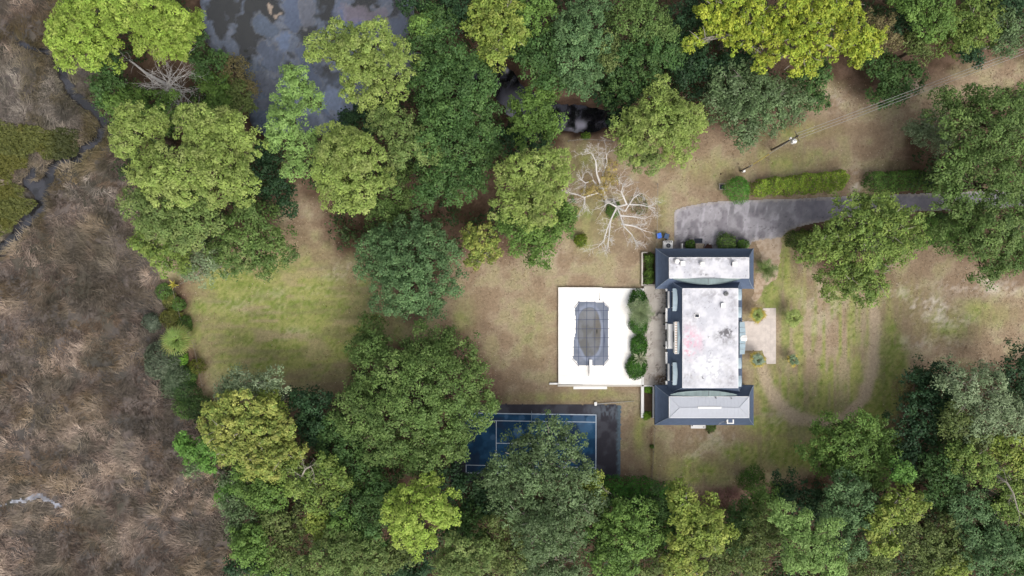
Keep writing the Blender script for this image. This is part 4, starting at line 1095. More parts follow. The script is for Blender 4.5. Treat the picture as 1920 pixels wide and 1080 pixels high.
T = [
 # --- north west corner and the belt between marsh and lawn
 ('pineb', 15, [(160, 70, 62), (120, 62, 30), (130, 110, 24), (190, 90, 40), (170, 20, 60)], 'bright pine leaning over the marsh at the far north west corner'),
 ('pineb', 17, [(290, 30, 55), (230, 30, 40), (330, 55, 45), (280, 80, 28), (320, 85, 28), (250, 5, 40)], 'bright yellow green pine beside the dark pond corner'),
 ('pineb', 13, [(368, 40, 20), (340, 100, 20), (352, 60, 20)], 'small tufted pine bough hanging between bright pines and pond'),
 ('dark', 8, [(210, 140, 42), (195, 170, 30)], 'dark understory tree under the corner pine beside the marsh'),
 ('green', 7, [(225, 200, 38), (260, 190, 30)], 'soft green tree west of the fallen dead tree'),
 ('dark', 7, [(395, 120, 36), (370, 85, 26)], 'dark round tree on the pond bank above the fallen trunk'),
 ('green', 6, [(405, 165, 28), (430, 185, 24)], 'small mid green tree between fallen dead tree and pond'),
 ('brown', 6, [(440, 130, 24), (470, 165, 22)], 'brownish thin leaved tree at the west bank of the pond'),
 ('green', 7, [(330, 215, 40), (400, 212, 34)], 'green tree just south of the fallen dead tree'),
 ('olive', 7, [(452, 175, 16), (455, 200, 16)], 'little olive tree hugging the pond edge near its west inlet'),
 ('pine', 20, [(262, 250, 50), (245, 215, 26), (300, 225, 26), (235, 270, 26)], 'westernmost tall pine of the cluster below the dead tree'),
 ('pine', 21, [(375, 245, 48), (350, 222, 28), (410, 230, 26)], 'tall pine with pale top just south of the pond inlet'),
 ('pine', 21, [(440, 255, 40), (432, 220, 22), (462, 285, 30)], 'pine crown touching the south west shore of the pond'),
 ('pine', 22, [(330, 330, 62), (290, 305, 36), (270, 330, 30)], 'broad grey green pine in the middle of the western cluster'),
 ('pine', 22, [(415, 330, 58), (450, 350, 36), (390, 300, 40)], 'full olive pine at the east side of the western cluster'),
 ('pined', 19, [(300, 400, 48), (258, 380, 28), (330, 420, 36)], 'pine on the marsh edge with ragged lower boughs'),
 ('pined', 17, [(370, 400, 46), (350, 440, 34)], 'dull green pine between marsh pines and the lawn oak'),
 ('oakf', 13, [(300, 460, 40), (330, 490, 34), (270, 450, 22)], 'light green tree at the marsh edge north of the mown lawn'),
 ('oak', 12, [(470, 440, 62), (520, 465, 34), (430, 480, 40), (500, 490, 30)], 'dark olive oak overhanging the north edge of the western lawn'),
 ('moss', 11, [(395, 490, 36), (365, 505, 24)], 'pale moss hung oak at the lawn corner by the fence'),
 ('deep', 9, [(510, 330, 40), (530, 370, 30), (505, 290, 26)], 'deep green tree shaded between two pine clusters'),
 # --- pond south bank
 ('pinel', 19, [(545, 245, 48), (530, 205, 26), (575, 270, 36), (560, 310, 30)], 'fresh green pine on the south bank of the pond'),
 ('pinel', 17, [(560, 165, 34), (545, 140, 20), (585, 185, 26)], 'slender light green pine standing out into the pond'),
 ('pine', 20, [(690, 110, 70), (600, 90, 30), (640, 75, 36), (740, 110, 36), (670, 165, 36), (735, 160, 32)], 'large pine crown standing before the open pond water'),
 ('pine', 21, [(655, 310, 66), (630, 265, 34), (690, 350, 44), (640, 360, 40), (675, 385, 26), (620, 330, 30)], 'largest yellow green pine north of the western lawn'),
 ('pined', 16, [(745, 245, 36), (785, 275, 34), (720, 220, 28), (815, 290, 24), (750, 290, 24)], 'open pine with bare limb showing beside the biggest yellow green pine'),
 ('oak', 9, [(745, 340, 36), (725, 400, 34), (760, 370, 24)], 'shaded oak beneath the open limbed pine'),
 ('dark', 15, [(850, 170, 74), (912, 205, 30), (800, 150, 40), (890, 150, 40)], 'dark wide tree east of the pond pine crown'),
 ('dark', 14, [(850, 260, 72), (855, 345, 38), (890, 335, 30), (800, 365, 26), (918, 290, 24), (900, 250, 36), (830, 320, 44), (810, 350, 30), (880, 310, 40)], 'dark dense tree above the pink brown clearing'),
 ('dark', 15, [(815, 60, 44), (790, 80, 28), (840, 100, 36)], 'dark tree on the east bank of the pond'),
 ('green', 16, [(790, 45, 18), (805, 50, 18)], 'small yellowish green top between pond and dark bank trees'),
 ('deep', 14, [(860, 20, 46), (790, 10, 36)], 'deep green tree at the north edge beyond the pond'),
 ('lime', 17, [(930, 92, 34), (930, 30, 50), (930, 80, 30), (900, 50, 34), (960, 60, 30)], 'yellow green tree directly north of the dark creek pool'),
 ('green', 16, [(1010, 15, 36), (985, 30, 26)], 'light green tree at the north edge above the creek'),
 ('dark', 14, [(1030, 140, 34), (1015, 110, 46), (985, 80, 34), (1040, 80, 36)], 'dark leaning tree on the north bank of the creek'),
 ('oakb', 15, [(1090, 150, 30), (1095, 70, 60), (1080, 130, 48), (1110, 20, 40), (1130, 110, 36)], 'grey green broad crown north of the creek bend'),
 ('olive', 15, [(1140, 85, 22), (1140, 115, 20)], 'small olive crown with orange tip among dark creek trees'),
 ('oak', 15, [(1200, 40, 50), (1240, 60, 36), (1170, 20, 34)], 'olive oak crown between the creek trees and the yellow tree'),
 ('dark', 14, [(1205, 115, 56), (1250, 100, 34), (1180, 160, 40)], 'dark feathery tree behind the rounded lobed pine'),
 ('deep', 10, [(1290, 40, 40), (1285, 130, 34), (1300, 90, 30)], 'deep green shaded tree under the yellow boughs'),
 ('green', 11, [(1000, 205, 40), (1025, 180, 24), (985, 240, 28), (1030, 235, 26)], 'light feathery tree standing before the gleaming creek'),
 ('deep', 8, [(955, 265, 24), (1000, 262, 26)], 'low deep green tree south of the gleaming creek'),
 ('deep', 6, [(655, 232, 24), (695, 212, 26), (720, 190, 20)], 'low deep green tree on the pond bank behind the biggest yellow green pine'),
 ('deep', 9, [(1160, 200, 34), (1140, 170, 30)], 'deep green tree hanging over the creek beside the rounded lobed pine'),
 # --- pines and oaks round the middle
 ('pine', 17, [(1240, 230, 62), (1200, 225, 36), (1280, 225, 36), (1240, 180, 34), (1290, 215, 24), (1310, 230, 18), (1160, 245, 24), (1180, 270, 30), (1270, 275, 36)], 'rounded lobed pine north west of the utility pole'),
 ('pined', 9, [(1215, 305, 30), (1195, 285, 24)], 'low drooping pine bough on the south side of the lobed pine'),
 ('pine', 18, [(1000, 335, 56), (960, 330, 34), (1040, 310, 34), (1010, 385, 48), (955, 385, 32), (1050, 345, 28)], 'bright rounded pine west of the white dead tree'),
 ('green', 12, [(985, 435, 42), (1010, 470, 30), (1030, 440, 24), (950, 420, 24)], 'darker green tree tucked under the rounded pine'),
 ('green', 8, [(1062, 420, 24), (1060, 395, 20)], 'small dense green tree beneath the bare white limbs'),
 ('yellow', 8, [(905, 455, 32), (885, 440, 18), (925, 475, 22), (890, 485, 18)], 'small yellow tree between the blue green oak and rounded pine'),
 ('oakb', 13, [(770, 500, 74), (720, 470, 46), (740, 550, 48), (820, 470, 44), (820, 530, 46), (770, 440, 44), (700, 495, 30), (790, 570, 36)], 'blue green oak in the middle of the grounds'),
 ('oak', 15, [(780, 740, 105), (690, 760, 56), (720, 680, 60), (850, 690, 60), (870, 760, 56), (800, 830, 60), (730, 820, 52), (800, 650, 48), (660, 790, 36), (880, 720, 44), (850, 830, 40)], 'huge spreading oak beside the tennis court'),
 ('oak', 10, [(690, 650, 34), (700, 620, 26)], 'lower oak limb crown on the lawn side of the huge oak'),
 ('deep', 9, [(590, 765, 44), (560, 760, 30), (600, 810, 36)], 'deep green tree at the south edge of the western lawn'),
 ('dark', 10, [(645, 840, 44), (690, 880, 40), (620, 800, 30)], 'dark tree beneath the huge oak on its marsh side'),
 # --- marsh side, south west
 ('yellow', 15, [(470, 790, 58), (420, 770, 36), (440, 830, 42), (520, 800, 40), (500, 850, 46), (540, 850, 30), (470, 870, 30), (400, 800, 26)], 'large autumn yellow tree at the south west corner of the lawn'),
 ('moss', 12, [(460, 720, 28), (430, 735, 22), (500, 720, 26)], 'sparse moss hung crown edging the yellow autumn tree'),
 ('lime', 12, [(500, 745, 24), (520, 770, 22)], 'olive yellow bough between lawn edge and large autumn tree'),
 ('bright', 9, [(375, 850, 28), (350, 838, 20), (395, 865, 22), (345, 825, 12)], 'bright green tree reaching out over the marsh below the autumn tree'),
 ('grey', 7, [(365, 868, 18), (440, 900, 24)], 'small grey green shrubby tree between autumn tree and marsh'),
 ('green', 12, [(490, 910, 40), (460, 900, 26), (520, 925, 26)], 'mid green crown south of the autumn tree'),
 ('oakf', 14, [(565, 900, 36), (600, 920, 40), (540, 880, 24), (635, 900, 26), (610, 870, 20)], 'pale limbed olive tree south of the autumn tree'),
 ('bright', 8, [(425, 930, 16), (430, 915, 12)], 'tiny bright green tree on the marsh edge'),
 ('grey', 9, [(450, 965, 30), (440, 945, 22), (460, 990, 20)], 'silvery willow like tree on the marsh edge'),
 ('olive', 11, [(530, 975, 36), (550, 1000, 30), (520, 1040, 30)], 'brownish olive tree north of the low southern pines'),
 ('lime', 12, [(595, 975, 24), (605, 990, 22)], 'small yellow tree amid green crowns west of the bright pine'),
 ('green', 11, [(480, 1010, 40), (460, 1020, 28), (500, 1050, 36)], 'green tree at the southern marsh corner'),
 ('deep', 9, [(500, 1060, 40), (440, 1060, 20)], 'deep green tree at the south end of the marsh edge'),
 ('pined', 15, [(630, 1050, 54), (590, 1060, 40), (680, 1050, 40), (640, 1020, 30)], 'dense tufted pine at the south edge west of the bright pine'),
 ('dark', 12, [(680, 950, 44), (650, 960, 34), (720, 920, 36), (700, 990, 40)], 'dark green crown just west of the bright rounded pine'),
 ('green', 13, [(640, 985, 30), (670, 1010, 26)], 'mid green crown between dark tree and southern tufted pine'),
 ('pineb', 19, [(785, 965, 52), (745, 965, 34), (825, 950, 36), (790, 915, 24), (810, 900, 14), (750, 935, 24), (780, 1005, 36), (840, 970, 20)], 'bright rounded pine south of the huge oak'),
 ('olive', 12, [(740, 1030, 34), (720, 1050, 26)], 'olive crown on the south side of the bright rounded pine'),
 ('pined', 16, [(870, 1050, 44), (850, 1020, 22), (905, 1030, 26), (840, 1060, 30)], 'low dark green pine at the south edge'),
 ('deep', 8, [(880, 920, 40), (850, 900, 26), (920, 930, 40)], 'deep shaded tree below the tennis court'),
 ('dark', 9, [(890, 980, 40), (860, 990, 30)], 'dark green tree between bright pine and grey oak'),
 ('deep', 8, [(760, 1060, 40), (790, 1050, 30)], 'deep green tree beneath the bright pine at the south edge'),
 ('grey', 14, [(1010, 870, 62), (950, 870, 42), (1060, 850, 46), (1020, 815, 34), (990, 835, 30), (1080, 880, 34), (940, 900, 30)], 'grey green oak overhanging the tennis court'),
 ('grey', 15, [(1020, 970, 64), (970, 940, 46), (1070, 940, 48), (1000, 1010, 44), (1100, 950, 28), (1060, 1000, 36)], 'silvery moss oak south of the tennis court'),
 ('olive', 11, [(935, 1000, 38), (925, 1040, 32), (960, 1040, 34)], 'brownish olive tree beside the silvery moss oak'),
 ('lime', 12, [(1110, 905, 20), (1120, 925, 16)], 'small yellow green crown against the silvery moss oak'),
 ('grey', 10, [(1010, 1060, 46), (1060, 1060, 40)], 'grey green tree at the south edge below the moss oak'),
 # --- south woods
 ('green', 14, [(1160, 1010, 54), (1190, 970, 40), (1150, 1050, 44), (1210, 1000, 36), (1140, 980, 24)], 'olive green tree south of the dark laurel bank'),
 ('dark', 11, [(1240, 960, 34), (1120, 1000, 30), (1250, 1010, 30)], 'dark crown between the olive and yellow green southern trees'),
 ('lime', 16, [(1300, 980, 44), (1280, 940, 30), (1330, 1000, 40), (1290, 1030, 36), (1330, 960, 26), (1265, 925, 16)], 'tall yellow green tree south of the bare lawn corner'),
 ('yellow', 13, [(1265, 1055, 34), (1290, 1065, 26)], 'small golden crown at the south edge'),
 ('olive', 12, [(1220, 1050, 34), (1340, 1055, 34)], 'olive crown between golden crown and olive green tree'),
 ('dark', 6, [(1390, 970, 36), (1380, 1010, 30)], 'dark crown south of the red brown bare bush'),
 ('olive', 13, [(1420, 1010, 40), (1400, 1050, 36), (1440, 980, 26)], 'olive brown tree with golden twigs in the south woods'),
 ('green', 6, [(1425, 940, 24), (1450, 930, 20), (1405, 960, 22)], 'light green tops next to the red brown bush'),
 ('pinel', 18, [(1500, 1030, 46), (1480, 980, 32), (1530, 1000, 24), (1545, 1050, 40), (1460, 960, 22), (1555, 985, 22), (1560, 1065, 26)], 'pale green tufted pine in the south woods'),
 ('oakb', 13, [(1600, 940, 44), (1580, 910, 34), (1560, 960, 36), (1610, 990, 36), (1590, 1020, 34)], 'grey green tree with dead twigs in the south woods'),
 ('deep', 6, [(1500, 930, 36), (1470, 920, 24), (1530, 950, 30)], 'deep green tree at the corner of the bare ground'),
 ('green', 9, [(1590, 840, 64), (1540, 850, 36), (1620, 870, 46), (1560, 800, 30), (1640, 810, 30), (1650, 840, 30)], 'feathery green tree jutting onto the mown front lawn'),
 ('bright', 13, [(1685, 880, 20), (1695, 890, 14)], 'small vivid green crown among dark southern trees'),
 ('lime', 15, [(1690, 940, 34), (1660, 970, 30), (1640, 985, 22), (1710, 950, 24), (1660, 1015, 24)], 'yellow green tree in the middle of the south woods'),
 ('olive', 12, [(1690, 1000, 34), (1720, 1010, 34), (1740, 1050, 40)], 'olive tree east of the yellow green tree'),
 ('olive', 11, [(1640, 1055, 34), (1600, 1060, 30)], 'brown olive crown at the south edge below the grey green tree'),
 ('deep', 8, [(1730, 770, 56), (1715, 820, 46), (1760, 720, 40), (1700, 860, 36), (1720, 710, 26)], 'very dark tree at the corner of the eastern lawn'),
 ('brown', 6, [(1715, 735, 26), (1740, 705, 20)], 'rusty leaved crown edging the very dark corner tree'),
 ('moss', 14, [(1840, 740, 50), (1870, 780, 44), (1800, 720, 40), (1830, 790, 36), (1890, 770, 26)], 'pale silvery oak beside the eastern woods'),
 ('olive', 13, [(1800, 800, 30), (1785, 780, 24), (1830, 825, 26)], 'olive crown between very dark tree and silvery oak'),
 ('deep', 9, [(1900, 690, 40), (1905, 740, 34)], 'deep blue green tree at the east edge of the lawn'),
 ('lime', 14, [(1890, 840, 26), (1905, 870, 26), (1870, 825, 14)], 'yellow green boughs on pale limbs at the east edge'),
 ('oakf', 14, [(1825, 865, 34), (1800, 850, 24), (1840, 885, 24)], 'rounded light olive crown in the eastern woods'),
 ('oakf', 14, [(1895, 910, 24), (1905, 960, 24), (1880, 950, 18)], 'pale green boughs with bare grey limbs at the east edge'),
 ('dark', 11, [(1770, 880, 44), (1755, 920, 36), (1790, 830, 26)], 'dark tree between vivid green crown and light olive crown'),
 ('oakb', 13, [(1815, 945, 38), (1800, 970, 24)], 'blue green rounded crown in the eastern woods'),
 ('dark', 11, [(1870, 945, 30), (1850, 990, 30)], 'dark crown beside the blue green rounded crown'),
 ('olive', 12, [(1775, 990, 36), (1760, 1030, 36), (1800, 1030, 26)], 'brown tinged olive tree in the south east woods'),
 ('lime', 13, [(1795, 1065, 20), (1770, 1070, 18)], 'yellow tipped crown at the south edge of the eastern woods'),
 ('oakb', 14, [(1865, 1010, 30), (1880, 1030, 34), (1840, 1040, 30), (1820, 1010, 20)], 'blue green clumped tree near the south east corner'),
 ('dark', 12, [(1905, 1050, 40), (1910, 1000, 26)], 'dark tree filling the south east corner'),
 # --- north east
 ('yelb', 16, [(1400, 30, 46), (1340, 25, 36), (1350, 55, 28), (1310, 75, 18), (1290, 85, 12), (1440, 60, 34), (1430, 115, 22), (1395, 60, 36)], 'bright yellow tree at the north edge above the lobed pine'),
 ('yelb', 17, [(1510, 40, 46), (1480, 90, 40), (1510, 115, 26), (1540, 80, 34), (1490, 20, 40), (1500, 125, 18)], 'tallest bright yellow tree in the north woods'),
 ('yelb', 16, [(1590, 60, 44), (1620, 90, 28), (1640, 70, 20), (1570, 20, 40), (1600, 100, 22)], 'yellow tree whose boughs reach toward the brown crown'),
 ('brown', 11, [(1650, 55, 30), (1665, 85, 18)], 'dull brown crown next to the yellow trees'),
 ('grey', 12, [(1400, 180, 56), (1360, 160, 46), (1440, 200, 46), (1395, 225, 36), (1480, 190, 36), (1400, 250, 24), (1350, 200, 34)], 'grey green moss oak north of the utility pole'),
 ('deep', 10, [(1330, 140, 44), (1380, 120, 36)], 'deep green tree behind the grey green moss oak'),
 ('dark', 10, [(1510, 160, 30), (1530, 190, 24), (1530, 140, 26)], 'dark green tree between moss oak and bare ground'),
 ('dark', 5, [(1670, 150, 40), (1645, 130, 34), (1660, 180, 28), (1700, 140, 30)], 'rounded green tree beside the power lines'),
 ('olive', 10, [(1725, 95, 22), (1710, 80, 16)], 'small olive crown behind the rounded green tree'),
 ('green', 13, [(1740, 20, 40), (1710, 15, 30), (1760, 50, 26)], 'leafy green tree at the north edge by the dark gap'),
 ('oakf', 9, [(1830, 50, 46), (1800, 75, 34), (1850, 30, 36), (1870, 50, 28), (1780, 40, 26), (1810, 95, 20)], 'light green pale limbed tree by the northern track'),
 ('grey', 10, [(1895, 55, 30), (1880, 85, 22)], 'hazy grey green tree at the north east corner'),
 ('deep', 9, [(1890, 15, 40), (1690, 50, 26), (1815, 105, 20)], 'deep green tree behind the pale limbed tree'),
 ('oak', 14, [(1850, 240, 66), (1790, 230, 40), (1890, 200, 46), (1900, 270, 46), (1820, 190, 30), (1770, 190, 24)], 'big olive oak by the power lines at the east edge'),
 ('moss', 5, [(1745, 235, 32), (1720, 250, 20), (1760, 265, 24)], 'thin moss draped crown on the west flank of the eastern oaks'),
 ('oak', 14, [(1840, 340, 60), (1790, 310, 40), (1890, 340, 44), (1780, 360, 34), (1900, 390, 40)], 'big olive oak over the east end of the drive'),
 ('oak', 13, [(1840, 430, 60), (1880, 460, 46), (1800, 450, 40), (1850, 500, 28), (1905, 490, 30), (1800, 400, 36)], 'big olive oak south of the drive at the east edge'),
 ('oakf', 13, [(1630, 440, 60), (1590, 420, 36), (1560, 450, 34), (1530, 460, 30), (1650, 400, 36), (1690, 420, 36), (1710, 445, 28), (1610, 500, 44), (1580, 530, 32), (1630, 535, 32), (1600, 385, 28), (1660, 375, 18), (1570, 500, 34), (1680, 470, 26), (1510, 480, 18)], 'spreading light green oak over the drive'),
]

def trunk_of(name, base, top, r0, limbs, matname, parent):
    mb = MB()
    base, top = np.array(base, float), np.array(top, float)
    k = base + (top - base) * .5 + np.array((random.uniform(-.3, .3), random.uniform(-.3, .3), 0))
    mb.tube([base - (0, 0, .3), base + (0, 0, .5), k, top], [r0 * 1.35, r0, r0 * .8, r0 * .55], 8)
    for tip in limbs:
        tip = np.array(tip)
        s = base + (top - base) * random.uniform(.55, .95)
        m1 = s + (tip - s) * .45 + np.array((random.uniform(-.5, .5), random.uniform(-.5, .5), random.uniform(-.2, .7)))
        m2 = s + (tip - s) * .75 + np.array((random.uniform(-.5, .5), random.uniform(-.5, .5), random.uniform(0, .5)))
        mb.tube([s, m1, m2, tip], [r0 * .42, r0 * .3, r0 * .22, r0 * .12], 5)
        for _ in range(2):
            q = m2 + np.array((random.uniform(-1, 1), random.uniform(-1, 1), random.uniform(.2, 1))) * np.linalg.norm(tip - s) * .3
            mb.tube([m1 if _ else m2, (m2 + q) / 2 + (0, 0, .2), q], [r0 * .18, r0 * .12, r0 * .05], 4)
    return mb.build(name, M[matname], parent, smooth=True)

GAIN = {'oakb': (1.15, 1.15, 1.1), 'grey': (.72, .9, .82), 'moss': (.85, 1.0, .92), 'deep': (.6, .75, .9), 'dark': (.95, 1.08, 1.1), 'yellow': (.95, 1.0, 1.15), 'yelb': (.98, 1.02, 1.1), 'bright': (.9, 1.0, 1.2), 'pine': (.92, 1.0, 1.35), 'pineb': (.9, 1.0, 1.35), 'pined': (.9, 1.0, 1.3), 'pinel': (.82, .92, 1.15), 'oak': (.86, 1.08, 1.2), 'lime': (.95, 1.02, 1.15), 'brown': (.9, .95, 1.05), 'olive': (.9, 1.02, 1.2), 'oakf': (.95, 1.04, 1.25), 'green': (.95, 1.05, 1.2)}
RAG = {'yellow': 1.0, 'yelb': 1.0, 'lime': .7, 'oakf': .6, 'green': .6, 'oak': .35, 'pine': .3, 'pineb': .6, 'pinel': .4, 'pined': .5, 'dark': .5, 'deep': .5, 'olive': .6, 'brown': .7, 'grey': .6, 'moss': .8, 'bright': .4, 'oakb': .3}

def crown_leaves(lobes, kd, r, dens=1.0, gap=.05, kname=''):
    """lobes: (x, y, z, R) boughs in metres. Sub boughs on each, puffs of leaves over the sub boughs."""
    _, pr, nl, L, Wd, up, flat, pal, _, loose = kd
    pal = [C(*c, .8) * np.array(GAIN.get(kname, (1.0, 1.15, 1.2))) for c in pal]
    subs = []
    for (x, y, z, R) in lobes:
        rag = RAG.get(kname, .4)
        n = int(np.clip((3 + R * 1.5) * (1 + .7 * rag), 4, 28))
        ga = r.uniform(0, 6.28)
        for i in range(n):
            u = (i + .5) / n
            th = math.acos(1 - u * 1.12)                       # from the top down a little past the equator
            ph = ga + i * 2.39996 + r.uniform(-.35, .35)
            k = r.uniform(.5, .82 + .3 * rag)
            rl = R * r.uniform(.26 - .06 * rag, .50 - .16 * rag)
            k = min(k, 1.04 + .14 * rag - rl / R)
            subs.append((x + R * k * math.sin(th) * math.cos(ph), y + R * k * math.sin(th) * math.sin(ph), z + R * flat * k * math.cos(th) * 1.25 + r.normal(0, .2 * pr + (.03 + .07 * rag) * R), max(rl, pr * .9)))
        if R > 2.2:                                            # straggling outer boughs break the outline
            for _ in range(3 if rag > .5 else 2):
                ph = r.uniform(0, 6.28); k = r.uniform(.88, 1.12)
                subs.append((x + R * k * math.cos(ph), y + R * k * math.sin(ph), z - R * r.uniform(.1, .45), max(R * r.uniform(.14, .24), pr)))
        subs.append((x, y, z + R * flat * .25, R * .42))
    S = np.array(subs)
    cen, nor, col = [], [], []
    for i, (x, y, z, R) in enumerate(subs):
        n = max(5, int(dens * 2.15 * (R / pr) ** 2 * 1.9))
        d = r.normal(0, 1, (n, 3)); d[:, 2] = d[:, 2] * .8 + .25
        d /= np.linalg.norm(d, axis=1)[:, None]
        d = d[d[:, 2] > -.45]
        P = np.array((x, y, z)) + d * np.array((1, 1, .75)) * (R * r.uniform(.72, 1.05, len(d)))[:, None]
        # drop puffs buried in a neighbouring bough
        rel = P[:, None, :] - S[None, :, :3]
        inside = (np.linalg.norm(rel / np.array((1, 1, .75)), axis=2) < S[None, :, 3] * .72)
        inside[:, i] = False
        P, d = P[~inside.any(1)], d[~inside.any(1)]
        if not len(P): continue
        k = r.random(len(P)) > gap
        P, d = P[k], d[k]
        lobe_tone = r.uniform(0, 1)
        tone = r.uniform(0, 1)
        for p, dd in zip(P, d):
            m = int(nl * r.uniform(.6, 1.25))
            q = r.normal(0, 1, (m, 3)) + dd * .5 + np.array((0, 0, .35))
            q /= np.linalg.norm(q, axis=1)[:, None]
            rad = pr * r.uniform(.75, 1.2)
            rr = rad * r.uniform(1 - loose * .75, 1.0 + .25 * loose, m)
            cen.append(p + q * rr[:, None] * np.array((1, 1, .8)))
            nor.append(q * .75 + dd * .2 + np.array((0, 0, up + .35)))
            w = np.clip(.66 * lobe_tone + r.normal(.17, .2), 0, 1)
            base = mix(pal[0], pal[1], w) if w < .6 else mix(pal[0], pal[2], (w - .6) * 2)
            cc = base * r.uniform(.82, 1.18) * r.uniform(.8, 1.2, m)[:, None]
            cc = mix(cc, pal[2] * 1.05, (r.random(m) < .12) * .7)
            cc = cc * (.8 + .4 * tone)
            col.append(cc)
    cen, nor, col = np.concatenate(cen), np.concatenate(nor), np.concatenate(col)
    return leaf_quads(cen, nor, L * 1.08, Wd * 1.12, col, r, .4)

NLEAF = 0
def tree(kind, h, circles, label, group=None, dens=1.0, name=None, cat='tree', base_z=0.0):
    global NLEAF
    kd = KIND[kind]
    r = np.random.default_rng(abs(hash((kind, circles[0]))) % 2 ** 32 if False else int(circles[0][0] * 7919 + circles[0][1] * 104729) % 2 ** 31)
    random.seed(int(circles[0][0] * 31 + circles[0][1]))
    lobes = []
    rmax = max(c[2] for c in circles)
    for (px, py, rp) in circles:
        hh = h - (rmax - rp) * .03 * r.uniform(.4, 1.6)
        x, y, z = W(px, py, hh)
        lobes.append((x, y, z, rp * (H - hh) * K))
    wsum = sum(c[3] for c in lobes)
    bx, by = sum(l[0] * l[3] for l in lobes) / wsum, sum(l[1] * l[3] for l in lobes) / wsum
    lean = .4 * h / (H - h)
    cx, cy = bx, by
    bx, by = bx * (1 + lean), by * (1 + lean)                # trunks lean a little, so boles rise under their own crowns
    t = thing(name or kd[0], label, cat, (bx, by, base_z), group)
    V, c = crown_leaves(lobes, kd, r, dens, kname=kind)
    NLEAF += len(V) // 4
    leaf_mesh('crown', V, c, np.array((bx, by, base_z)), t)
    Rm = max(l[3] for l in lobes)
    top = (cx, cy, h - Rm * .15)
    tips = []
    for l in lobes:
        for _ in range(2 if len(lobes) > 2 else 4):
            a = r.uniform(0, 6.28); k = r.uniform(.3, .75) * l[3]
            tips.append((l[0] + k * math.cos(a), l[1] + k * math.sin(a), l[2] + l[3] * (.5 if kd[8] == 'pale_bark' else .34)))
    trunk_of('trunk', (bx, by, base_z), top, .16 + .018 * h + .01 * Rm, tips[:22], kd[8], t)
    return t

GROUPS = {'pine_tree': 'pine trees round the grounds', 'oak_tree': 'oaks round the grounds', 'broadleaf_tree': 'leafy trees of the woods', 'moss_oak_tree': 'moss hung oaks of the woods',
          'tulip_tree': 'autumn yellow trees of the woods', 'sweetgum_tree': 'yellow green trees of the woods'}
for (kind, h, circles, label) in T:
    tree(kind, h, circles, label, GROUPS[KIND[kind][0]])

# dense dark growth filling the gaps under the woods: nobody could count it
def undergrowth():
    n = 11000
    px = rng.uniform(90, 1990, n); py = rng.uniform(-60, 1140, n)
    dm, dp, dc, df = ground_fields(px, py)
    ok = (df < -22) & (dp > 14) & (dm > 8)
    for (x, y, rx, ry) in [(760, 370, 60, 30), (900, 360, 60, 50), (580, 390, 60, 40), (330, 130, 60, 60), (1100, 300, 60, 40), (1480, 890, 60, 40), (1700, 380, 90, 20), (1650, 120, 300, 40), (1760, 150, 160, 40), (800, 600, 70, 40), (450, 560, 120, 60), (1560, 370, 60, 20)]:
        ok &= np.hypot((px - x) / rx, (py - y) / ry) > 1
    ok &= sdist(px, py, CD) > 8
    ok &= sdist(px, py, DRIVE) > 10
    px, py = px[ok], py[ok]
    cen, nor, col = [], [], []
    pal = [C(74, 98, 56), C(58, 82, 48), C(92, 108, 62)]
    for x, y in zip(px, py):
        hz = rng.uniform(.8, 5.0)
        bx, by, _ = W(x, y, 0)
        m = 26
        q = rng.normal(0, 1, (m, 3)); q[:, 2] = np.abs(q[:, 2]); q /= np.linalg.norm(q, axis=1)[:, None]
        R = rng.uniform(.9, 1.8)
        cen.append(np.array((bx, by, hz - .5)) + q * R * rng.uniform(.6, 1.05, m)[:, None]); nor.append(q + (0, 0, .3))
        col.append(mix(pal[int(rng.integers(3))], pal[0], rng.uniform(0, 1, m)) * rng.uniform(.75, 1.2))
    V, c = leaf_quads(np.concatenate(cen), np.concatenate(nor), .55, .34, np.concatenate(col), rng, .5)
    me = mesh_np('undergrowth', V, np.arange(len(V)).reshape(-1, 4), c)
    tag(link('undergrowth', me, M['leaf']), 'dense dark undergrowth filling the gaps between the woodland trees', 'undergrowth', kind='stuff')
    return len(V) // 4
NLEAF += undergrowth()
# ------------------------------------------------------------------ hedges, shrubs
def leafy_solid(cenfn, n, L, Wd, pal, r, jit=.5):
    P, N = cenfn(n)
    pal = [C(*c) for c in pal]
    tone = fbm(P[:, 0] / .8, P[:, 1] / .8, 3, 601)
    c = mix(pal[0], pal[1], sstep(.35, .65, tone)); c = mix(c, pal[2], (r.random(len(P)) < .18) * .8)
    return leaf_quads(P, N, L, Wd, c * r.uniform(.8, 1.2, len(P))[:, None], r, jit)

